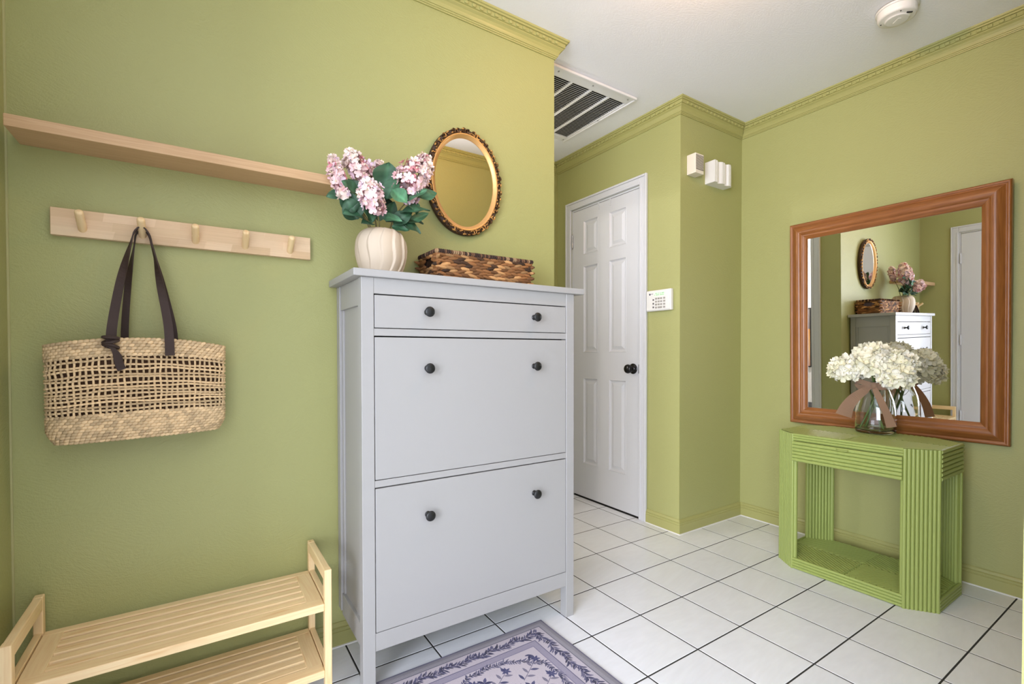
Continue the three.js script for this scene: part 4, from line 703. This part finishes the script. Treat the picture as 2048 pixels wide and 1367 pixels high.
// ---------------------------------------------------------------- green reeded console table
const TABLE = [2.549, 0, -0.947], TH = 0.645;
{
  const t = thing('console_table', 'green painted reed console table with cut corners under the big mirror', 'table', TABLE);
  const ax = 0.204, az = 0.312, cx = 0.074, cz = 0.100;                           // half sizes and cut corners (x depth, z length)
  const rod = (len, r, flat = 1) => { const g = new THREE.CylinderGeometry(r, r, len, 10, 1); return g; };
  const oct = (s = 0) => [[-ax + s, -az + cz + s * 0.4], [-ax + s, az - cz - s * 0.4], [-ax + cx + s * 0.4, az - s], [ax - cx - s * 0.4, az - s], [ax - s, az - cz - s * 0.4], [ax - s, -az + cz + s * 0.4], [ax - cx - s * 0.4, -az + s], [-ax + cx + s * 0.4, -az + s]];
  const slab = (y0, y1, s) => { const sh = new THREE.Shape(); oct(s).forEach(([x, z], i) => (i ? sh.lineTo(x, -z) : sh.moveTo(x, -z))); sh.closePath(); const g = new THREE.ExtrudeGeometry(sh, { depth: y1 - y0, bevelEnabled: false }); g.rotateX(-Math.PI / 2); g.translate(0, y0, 0); return g; };
  // reeds laid over a flat octagon in four mitred quarters, running away from the middle
  const reeded = (y, r, s, pitch) => {
    const poly = oct(s), h = new Heap(), inside = (x, z) => { let c = true; for (let i = 0; i < 8; i++) { const a = poly[i], b = poly[(i + 1) % 8]; if ((b[0] - a[0]) * (z - a[1]) - (b[1] - a[1]) * (x - a[0]) > 0) c = false; } return c; };
    const half = new THREE.CylinderGeometry(1, 1, 1, 6, 1, false, 0, Math.PI); half.rotateZ(Math.PI / 2); half.rotateX(-Math.PI / 2 * 0);
    for (const qx of [-1, 1]) for (const qz of [-1, 1]) {
      const d = new THREE.Vector2(qx * 0.60, qz * -0.80).normalize(), n = new THREE.Vector2(-d.y, d.x);
      for (let k = -60; k <= 60; k++) {
        let t0 = null, t1 = null; const o = n.clone().multiplyScalar(k * pitch);
        for (let u = -0.5; u <= 0.5; u += 0.004) { const x = o.x + d.x * u, z = o.y + d.y * u; if (x * qx >= 0.001 && z * qz >= 0.001 && inside(x, z)) { if (t0 === null) t0 = u; t1 = u; } }
        if (t0 === null || t1 - t0 < 0.006) continue;
        const m = (t0 + t1) / 2, X = V(d.x, 0, d.y), Z = V(-d.y, 0, d.x);
        h.add(rodUnit, basis(V(o.x + d.x * m, y, o.y + d.y * m), X, V(0, 1, 0), Z).multiply(sc(t1 - t0, r, pitch * 0.5)), lin(1, 1, 1));
      }
    }
    return h;
  };
  const rodUnit = new THREE.CylinderGeometry(1, 1, 1, 8, 1); rodUnit.rotateZ(Math.PI / 2);
  const top = part('top', [slab(TH - 0.020, TH - 0.004, 0.004)], M.greenTop, t);
  heapMesh('top_reeds', reeded(TH - 0.0042, 0.0030, 0.006, 0.0125), M.greenTop, top).userData.kind = 'stuff';
  const sh = part('bottom_shelf', [slab(0.034, 0.0475, 0.010)], M.green, t);
  heapMesh('shelf_reeds', reeded(0.0478, 0.0060, 0.014, 0.0150), M.green, sh).userData.kind = 'stuff';
  // corner legs: upright reeds on a board across each cut corner
  for (const [sx, sz] of [[-1, -1], [-1, 1], [1, 1], [1, -1]]) {
    const a = V(sx * ax, 0, sz * (az - cz)), b = V(sx * (ax - cx), 0, sz * az), d = b.clone().sub(a), L = d.length(); d.normalize(); const n = V(sx * cz, 0, sz * cx).normalize(), mid = a.clone().add(b).multiplyScalar(0.5);
    const board = box(L - 0.004, TH - 0.01, 0.014); board.applyMatrix4(basis(mid.clone().addScaledVector(n, -0.012).setY((TH - 0.008) / 2), d, V(0, 1, 0), new THREE.Vector3().crossVectors(d, V(0, 1, 0))));
    const leg = part('corner_leg', [board], M.green, t), N = 9, r = L / N / 2;
    for (let i = 0; i < N; i++) { const g = rod(TH - 0.004, r * 1.02); const p = a.clone().addScaledVector(d, (i + 0.5) * L / N).addScaledVector(n, -0.0035); g.translate(p.x, (TH - 0.004) / 2, p.z); part('reed', [g], M.green, leg); if (sx > 0) { const q = rod(TH - 0.10, r * 1.0), pi = p.clone().addScaledVector(n, -0.0165); q.translate(pi.x, (TH - 0.10) / 2 + 0.045, pi.z); part('reed', [q], M.green, leg); } }
    // reeds on the two edges of the leg, facing the openings
    for (const [e, q] of [[a, V(sx, 0, 0)], [b, V(0, 0, sz)]]) { const g = rod(TH - 0.15, 0.0105); const p = e.clone().addScaledVector(q, -0.017).addScaledVector(e === a ? V(0, 0, -sz) : V(-sx, 0, 0), 0.004); g.translate(p.x, (TH - 0.15) / 2 + 0.05, p.z); part('edge_reed', [g], M.green, leg); }
  }
  // horizontal reeds: along x or z between the legs
  const hreeds = (parent, along, fixed, c, len, y0, y1, n, name = 'reed') => { const r = (y1 - y0) / n / 2; for (let i = 0; i < n; i++) { const g = rod(len, r * 1.04); if (along === 'z') { g.rotateX(Math.PI / 2); g.translate(fixed, y0 + (2 * i + 1) * r, c); } else { g.rotateZ(Math.PI / 2); g.translate(c, y0 + (2 * i + 1) * r, fixed); } part(name, [g], M.green, parent); } };
  const fl = 2 * (az - cz), sl = 2 * (ax - cx), ay = 0.513;
  const fa = part('front_apron', [bx(-ax + 0.006, -ax + 0.020, 0.608, TH - 0.012, -fl / 2, fl / 2)], M.green, t); hreeds(fa, 'z', -ax + 0.005, 0, fl, 0.610, TH - 0.002, 3);
  const dr = part('drawer', [bx(-ax + 0.002, -ax + 0.30, ay + 0.004, 0.606, -fl / 2 + 0.004, fl / 2 - 0.004)], M.green, t); hreeds(dr, 'z', -ax - 0.001, 0, fl - 0.003, ay, 0.607, 6);
  { const g = tube([V(-ax - 0.006, 0.600, -0.022), V(-ax - 0.018, 0.598, -0.020), V(-ax - 0.020, 0.597, 0), V(-ax - 0.018, 0.598, 0.020), V(-ax - 0.006, 0.600, 0.022)], 0.0024, 20, 8); part('drawer_pull', [g, rbox(0.004, 0.007, 0.05, -ax - 0.0065, 0.600, 0, 0.001)], M.green, dr); }
  const ba = part('back_apron', [bx(ax - 0.020, ax - 0.004, ay, TH - 0.012, -fl / 2, fl / 2)], M.green, t);
  for (const s of [-1, 1]) { const sa = part('side_apron', [bx(-sl / 2, sl / 2, ay + 0.008, TH - 0.012, s * (az - 0.012) - 0.006, s * (az - 0.012) + 0.006)], M.green, t); hreeds(sa, 'x', s * (az - 0.006), 0, sl, ay + 0.006, TH - 0.002, 7); }
  const bf = part('base_rim', [bx(-ax + 0.008, -ax + 0.022, 0.002, 0.048, -fl / 2, fl / 2)], M.green, t); hreeds(bf, 'z', -ax + 0.006, 0, fl, 0.001, 0.053, 4);
  const bb = part('base_rim', [bx(ax - 0.022, ax - 0.004, 0.002, 0.048, -fl / 2, fl / 2)], M.green, t);
  for (const s of [-1, 1]) { const q = part('base_rim', [bx(-sl / 2, sl / 2, 0.002, 0.048, s * (az - 0.014) - 0.007, s * (az - 0.014) + 0.007)], M.green, t); hreeds(q, 'x', s * (az - 0.006), 0, sl, 0.001, 0.053, 4); }
}

// ---------------------------------------------------------------- glass vase of white hydrangeas on the console
const GV = [2.672, TH + 0.001, -0.945];
{
  const t = thing('glass_vase', 'clear glass vase holding white flowers on the green table', 'vase', GV);
  const sq = (x, z, k) => { const l = Math.hypot(x, z); if (l < 1e-6) return [0, 0]; const a = Math.atan2(z, x), f = Math.pow(Math.pow(Math.abs(Math.cos(a)), 4) + Math.pow(Math.abs(Math.sin(a)), 4), -0.25 * k); return [x * f, z * f]; };
  const prof = [[0, 0], [0.070, 0], [0.079, 0.004], [0.0815, 0.014], [0.082, 0.06], [0.080, 0.11], [0.072, 0.155], [0.058, 0.195], [0.050, 0.220], [0.050, 0.232], [0.055, 0.240], [0.0535, 0.2415], [0.0475, 0.233], [0.0470, 0.220], [0.0545, 0.195], [0.0685, 0.155], [0.0765, 0.11], [0.0785, 0.06], [0.0775, 0.024], [0.070, 0.016], [0, 0.015]];
  const g = new THREE.LatheGeometry(prof.map(([a, b]) => new THREE.Vector2(a, b)), 56), P = g.attributes.position;
  for (let i = 0; i < P.count; i++) { const y = P.getY(i), [x, z] = sq(P.getX(i), P.getZ(i), 0.55 * (1 - sstep(0.12, 0.21, y))); P.setX(i, x * 0.93); P.setZ(i, z * 0.93); } g.computeVertexNormals();
  part('body', [g], phy({ color: 0xffffff, transmission: 1, thickness: 0.02, ior: 1.5, roughness: 0, attenuationColor: new THREE.Color(0.84, 0.95, 0.91), attenuationDistance: 0.25 }), t);
}
{
  const fl = floretGeo(0.027, 0.0265, 0.005, 4, 4, 4), fl2 = floretGeo(0.026, 0.0275, 0.0110, 4, 4, 4), core = new THREE.SphereGeometry(1, 14, 10);
  const hyd = (label, c, R, seed, foot) => {
    const r = rng(seed), base = V(GV[0] + foot[0], GV[1] + 0.018, GV[2] + foot[1]), t = thing('hydrangea', label, 'flower', [base.x, base.y, base.z]), C = V(...c).sub(base), neck = V(GV[0] + (c[0] - GV[0]) * 0.30 - base.x, 0.205, GV[2] + (c[2] - GV[2]) * 0.30 - base.z);
    part('stem', [taperTube([V(0, 0, 0), neck.clone().multiplyScalar(0.5).setY(0.105), neck, neck.clone().lerp(C, 0.6), C], 0.0048, 0.0036, 24, 8)], M.stem, t);
    const h = new Heap(); h.add(core, basis(C, V(1, 0, 0), V(0, 1, 0), V(0, 0, 1)).multiply(sc(R * 0.74, R * 0.6, R * 0.74)), lin(0.42, 0.47, 0.17));
    const n = 54; for (let i = 0; i < n; i++) {
      const y = 1 - (i + 0.5) / n * 1.72, q = Math.sqrt(Math.max(0, 1 - y * y)), a = i * 2.39996, o = V(q * Math.cos(a), y, q * Math.sin(a)), p = C.clone().add(V(o.x * R, o.y * R * 0.82, o.z * R).multiplyScalar(0.86 + 0.22 * r()));
      const Z = o.clone().add(V((r() - 0.5) * 0.7, (r() - 0.5) * 0.7, (r() - 0.5) * 0.7)).normalize(), X = new THREE.Vector3().crossVectors(V(r() - 0.5, 1, r() - 0.5), Z).normalize(), Y = new THREE.Vector3().crossVectors(Z, X), s = 0.85 + 0.4 * r(), w = r();
      h.add(r() < 0.5 ? fl : fl2, basis(p, X, Y, Z).multiply(sc(s, s, s)), lin(0.93 - 0.05 * w, 0.915 - 0.06 * w, 0.82 - 0.20 * w));
      h.add(core, new THREE.Matrix4().setPosition(p.clone().addScaledVector(Z, 0.0015)).multiply(sc(0.0018, 0.0018, 0.0018)), lin(0.62, 0.55, 0.2));
    }
    heapMesh('bloom', h, M.petal, t);
  };
  hyd('white hydrangea head at the far left of the glass vase', [2.630, 0.942, -1.050], 0.064, 21, [-0.02, 0.040]);
  hyd('white hydrangea head at the top of the bunch in the glass vase', [2.680, 1.005, -0.965], 0.064, 22, [0.03, -0.045]);
  hyd('white hydrangea head at the middle front, above the ribbon knot', [2.610, 0.966, -0.945], 0.062, 23, [0.03, 0.01]);
  hyd('white hydrangea head upper right in the glass vase', [2.665, 0.968, -0.865], 0.064, 24, [-0.005, -0.04]);
  hyd('white hydrangea head low on the right, touching the ribbon', [2.620, 0.915, -0.850], 0.056, 25, [-0.035, -0.050]);
}
{
  const t = thing('ribbon_bow', 'sheer brown ribbon bow tied round the neck of the glass vase', 'ribbon', [GV[0], GV[1] + 0.222, GV[2]]), m = M.burlap;
  const wrap = []; for (let i = 0; i <= 40; i++) { const a = i / 40 * Math.PI * 2; wrap.push({ p: V(Math.cos(a) * 0.0535, 0.002 * Math.sin(a * 3), Math.sin(a) * 0.0535), w: V(0, 1, 0), width: 0.026 + 0.004 * Math.sin(a * 5) }); }
  part('band', [ribbon(wrap, 0.0012)], m, t);
  const strip = (name, pts, w0, w1, wd, fold = 0.2) => { const c = new THREE.CatmullRomCurve3(pts.map((q) => V(...q))), fr = []; for (let i = 0; i <= 28; i++) { const f = i / 28; fr.push({ p: c.getPoint(f), w: V(wd[0] + fold * Math.sin(f * 7), wd[1], wd[2] + fold * Math.cos(f * 5)), width: lerp(w0, w1, Math.pow(f, 0.8)) }); } return part(name, [ribbon(fr, 0.001)], m, t); };
  const k = new THREE.SphereGeometry(1, 16, 12); k.scale(0.013, 0.017, 0.015); k.translate(-0.064, 0.002, 0.015); part('knot', [k], m, t);
  strip('loop', [[-0.064, 0.004, 0.012], [-0.066, 0.014, -0.020], [-0.052, 0.020, -0.055], [-0.040, 0.012, -0.068], [-0.050, -0.006, -0.052], [-0.066, -0.004, -0.015], [-0.064, 0, 0.012]], 0.022, 0.022, [0.1, 1, 0.0], 0.1);
  strip('loop', [[-0.064, 0.002, 0.016], [-0.062, 0.010, 0.038], [-0.052, 0.012, 0.055], [-0.056, -0.006, 0.048], [-0.064, -0.002, 0.018]], 0.020, 0.020, [0.1, 1, 0.0], 0.1);
  strip('tail', [[-0.066, -0.002, 0.010], [-0.076, -0.022, -0.018], [-0.080, -0.060, -0.058], [-0.078, -0.105, -0.088], [-0.074, -0.148, -0.105]], 0.018, 0.066, [0.1, 0.45, 0.85], 0.12);
  strip('tail', [[-0.066, -0.002, 0.016], [-0.080, -0.024, 0.030], [-0.092, -0.065, 0.052], [-0.094, -0.12, 0.076], [-0.088, -0.178, 0.092]], 0.016, 0.040, [-0.1, 0.25, 0.95], 0.12);
}

// ---------------------------------------------------------------- rug
{
  const x0 = 0.445, x1 = 1.0805, z0 = -1.4565, z1 = -0.50, w = x1 - x0, d = z1 - z0, S = 1640, c = document.createElement('canvas'); c.width = Math.round(w * S); c.height = Math.round(d * S); const x = c.getContext('2d'), r = rng(33), m = (v) => v * S;
  x.fillStyle = '#c3bccb'; x.fillRect(0, 0, c.width, c.height);
  const rect = (i, col) => { x.fillStyle = col; x.fillRect(m(i), m(i), c.width - m(2 * i), c.height - m(2 * i)); };
  rect(0, '#74758c'); rect(0.006, '#95949f'); rect(0.020, '#a09faa'); rect(0.034, '#6d6d80'); rect(0.037, '#c9c3cf'); rect(0.097, '#6d6b88'); rect(0.100, '#a39fb4'); rect(0.121, '#87839f'); rect(0.124, '#cbc4cf');
  const leaf = (px, py, a, L, wd, col) => { x.save(); x.translate(m(px), m(py)); x.rotate(a); x.fillStyle = col; x.beginPath(); x.moveTo(0, 0); x.quadraticCurveTo(m(L * 0.45), m(-wd), m(L), 0); x.quadraticCurveTo(m(L * 0.45), m(wd), 0, 0); x.fill(); x.strokeStyle = 'rgba(190,185,205,.55)'; x.lineWidth = 1; x.beginPath(); x.moveTo(0, 0); x.lineTo(m(L * 0.9), 0); x.stroke(); x.restore(); };
  const inks = ['#3d3f5f', '#4a4c6d', '#55567a', '#38394f', '#6b6a88'], ink = () => inks[Math.floor(r() * inks.length)];
  const vine = (ax, ay, bx2, by, amp, step, L) => { const dx = bx2 - ax, dy = by - ay, len = Math.hypot(dx, dy), a = Math.atan2(dy, dx), n = Math.round(len / step); x.strokeStyle = '#4a4b68'; x.lineWidth = m(0.0016); x.beginPath(); for (let i = 0; i <= n * 4; i++) { const f = i / (n * 4), o = amp * Math.sin(f * len / 0.042 * Math.PI), X = ax + dx * f - Math.sin(a) * o, Y = ay + dy * f + Math.cos(a) * o; if (i) x.lineTo(m(X), m(Y)); else x.moveTo(m(X), m(Y)); } x.stroke(); for (let i = 0; i < n; i++) { const f = (i + 0.5) / n, o = amp * Math.sin(f * len / 0.042 * Math.PI), X = ax + dx * f - Math.sin(a) * o, Y = ay + dy * f + Math.cos(a) * o; for (const s of [-1, 1]) leaf(X, Y, a + s * (0.6 + 0.5 * r()), L * (0.75 + 0.5 * r()), L * 0.26, ink()); if (i % 3 === 0) leaf(X, Y, a + (r() - 0.5), L * 0.9, L * 0.3, '#3a3b58'); } };
  const b = 0.066; for (const [p, q, u, v] of [[b, b, w - b, b], [w - b, b, w - b, d - b], [w - b, d - b, b, d - b], [b, d - b, b, b]]) vine(p, q, u, v, 0.007, 0.0075, 0.023);
  // a cut-cornered wreath of vines in the field, sprigs and blossoms inside and in the corners
  const f0 = 0.125, X0 = f0 + 0.012, X1 = w - f0 - 0.012, Z0 = f0 + 0.012, Z1 = d - f0 - 0.012, c0 = 0.115, c1 = 0.075;
  const oct = [[X0 + c0, Z0], [X1 - c0, Z0], [X1, Z0 + c1], [X1, Z1 - c1], [X1 - c0, Z1], [X0 + c0, Z1], [X0, Z1 - c1], [X0, Z0 + c1]];
  oct.forEach((p, k) => { const q = oct[(k + 1) % 8]; vine(p[0], p[1], q[0], q[1], 0.004, 0.0075, 0.017); });
  for (const [px, pz, a] of [[X1 - 0.02, Z0 + 0.016, 2.4], [X0 + 0.02, Z0 + 0.016, 0.8], [X1 - 0.02, Z1 - 0.016, -2.4], [X0 + 0.02, Z1 - 0.016, -0.8]]) { leaf(px, pz, a, 0.028, 0.010, '#34365a'); leaf(px, pz, a + 0.9, 0.022, 0.008, '#4a4c6d'); leaf(px, pz, a - 0.9, 0.022, 0.008, '#4a4c6d'); }
  for (let i = 0; i < 3; i++) for (let j = 0; j < 7; j++) {
    const cx = X0 + 0.065 + i * (X1 - X0 - 0.13) / 2, cz = Z0 + 0.075 + j * (Z1 - Z0 - 0.15) / 6, a0 = (i * 7 + j) * 1.3;
    x.strokeStyle = '#5c5b78'; x.lineWidth = m(0.0016); x.beginPath(); x.moveTo(m(cx - 0.045), m(cz + 0.035)); x.quadraticCurveTo(m(cx - 0.01), m(cz + 0.01), m(cx + 0.045), m(cz - 0.03)); x.stroke();
    for (let k = 0; k < 7; k++) { const f = k / 6, px = cx - 0.042 + 0.084 * f, pz = cz + 0.033 - 0.06 * f; leaf(px, pz, -0.62 + (k % 2 ? 1.05 : -1.05), 0.030, 0.0095, k % 3 ? '#7d7a90' : '#454870'); }
    for (let k = 0; k < 6; k++) leaf(cx + 0.046, cz - 0.032, k * 1.047 + a0, 0.018, 0.0075, '#474a74');
    if ((i + j) % 2) for (let k = 0; k < 5; k++) leaf(cx - 0.04, cz - 0.02, k * 1.25 + a0, 0.026, 0.010, k % 2 ? '#34375c' : '#51537b');
  }
  const im = x.getImageData(0, 0, c.width, c.height), D = im.data; for (let i = 0; i < D.length; i += 4) { const n2 = (r() - 0.5) * 26 + 10 * Math.sin(((i / 4) % c.width) * 0.9); for (let k = 0; k < 3; k++) D[i + k] = Math.max(0, Math.min(255, D[i + k] + n2)); } x.putImageData(im, 0, 0);
  const tx = new THREE.CanvasTexture(c); tx.colorSpace = THREE.SRGBColorSpace;
  const t = thing('rug', 'lavender grey entry rug with dark blue vine borders on the white tiles', 'rug', [(x0 + x1) / 2, 0, (z0 + z1) / 2]);
  const nseg = 60, g = new THREE.PlaneGeometry(w, d, nseg, nseg); g.rotateX(-Math.PI / 2); const P = g.attributes.position; for (let i = 0; i < P.count; i++) { const X = P.getX(i), Z = P.getZ(i), e = Math.min(w / 2 - Math.abs(X), d / 2 - Math.abs(Z)); P.setY(i, 0.0065 + 0.0008 * noise.noise(X * 9, Z * 9, 2) - 0.002 * (1 - sstep(0, 0.012, e))); P.setX(i, X + 0.0016 * noise.noise(Z * 11, 3, 1) * (Math.abs(X) > w / 2 - 0.01 ? 1 : 0)); P.setZ(i, Z + 0.0016 * noise.noise(X * 11, 7, 1) * (Math.abs(Z) > d / 2 - 0.01 ? 1 : 0)); } g.computeVertexNormals();
  part('pile', [g], std({ map: tx, color: lin(0.88, 0.87, 0.86), roughness: 0.95 }), t);
  part('backing', [box(w - 0.002, 0.0048, d - 0.002, 0, 0.0026, 0)], std({ color: lin(0.20, 0.19, 0.28), roughness: 0.95 }), t);
}

renderer.render(scene, camera);
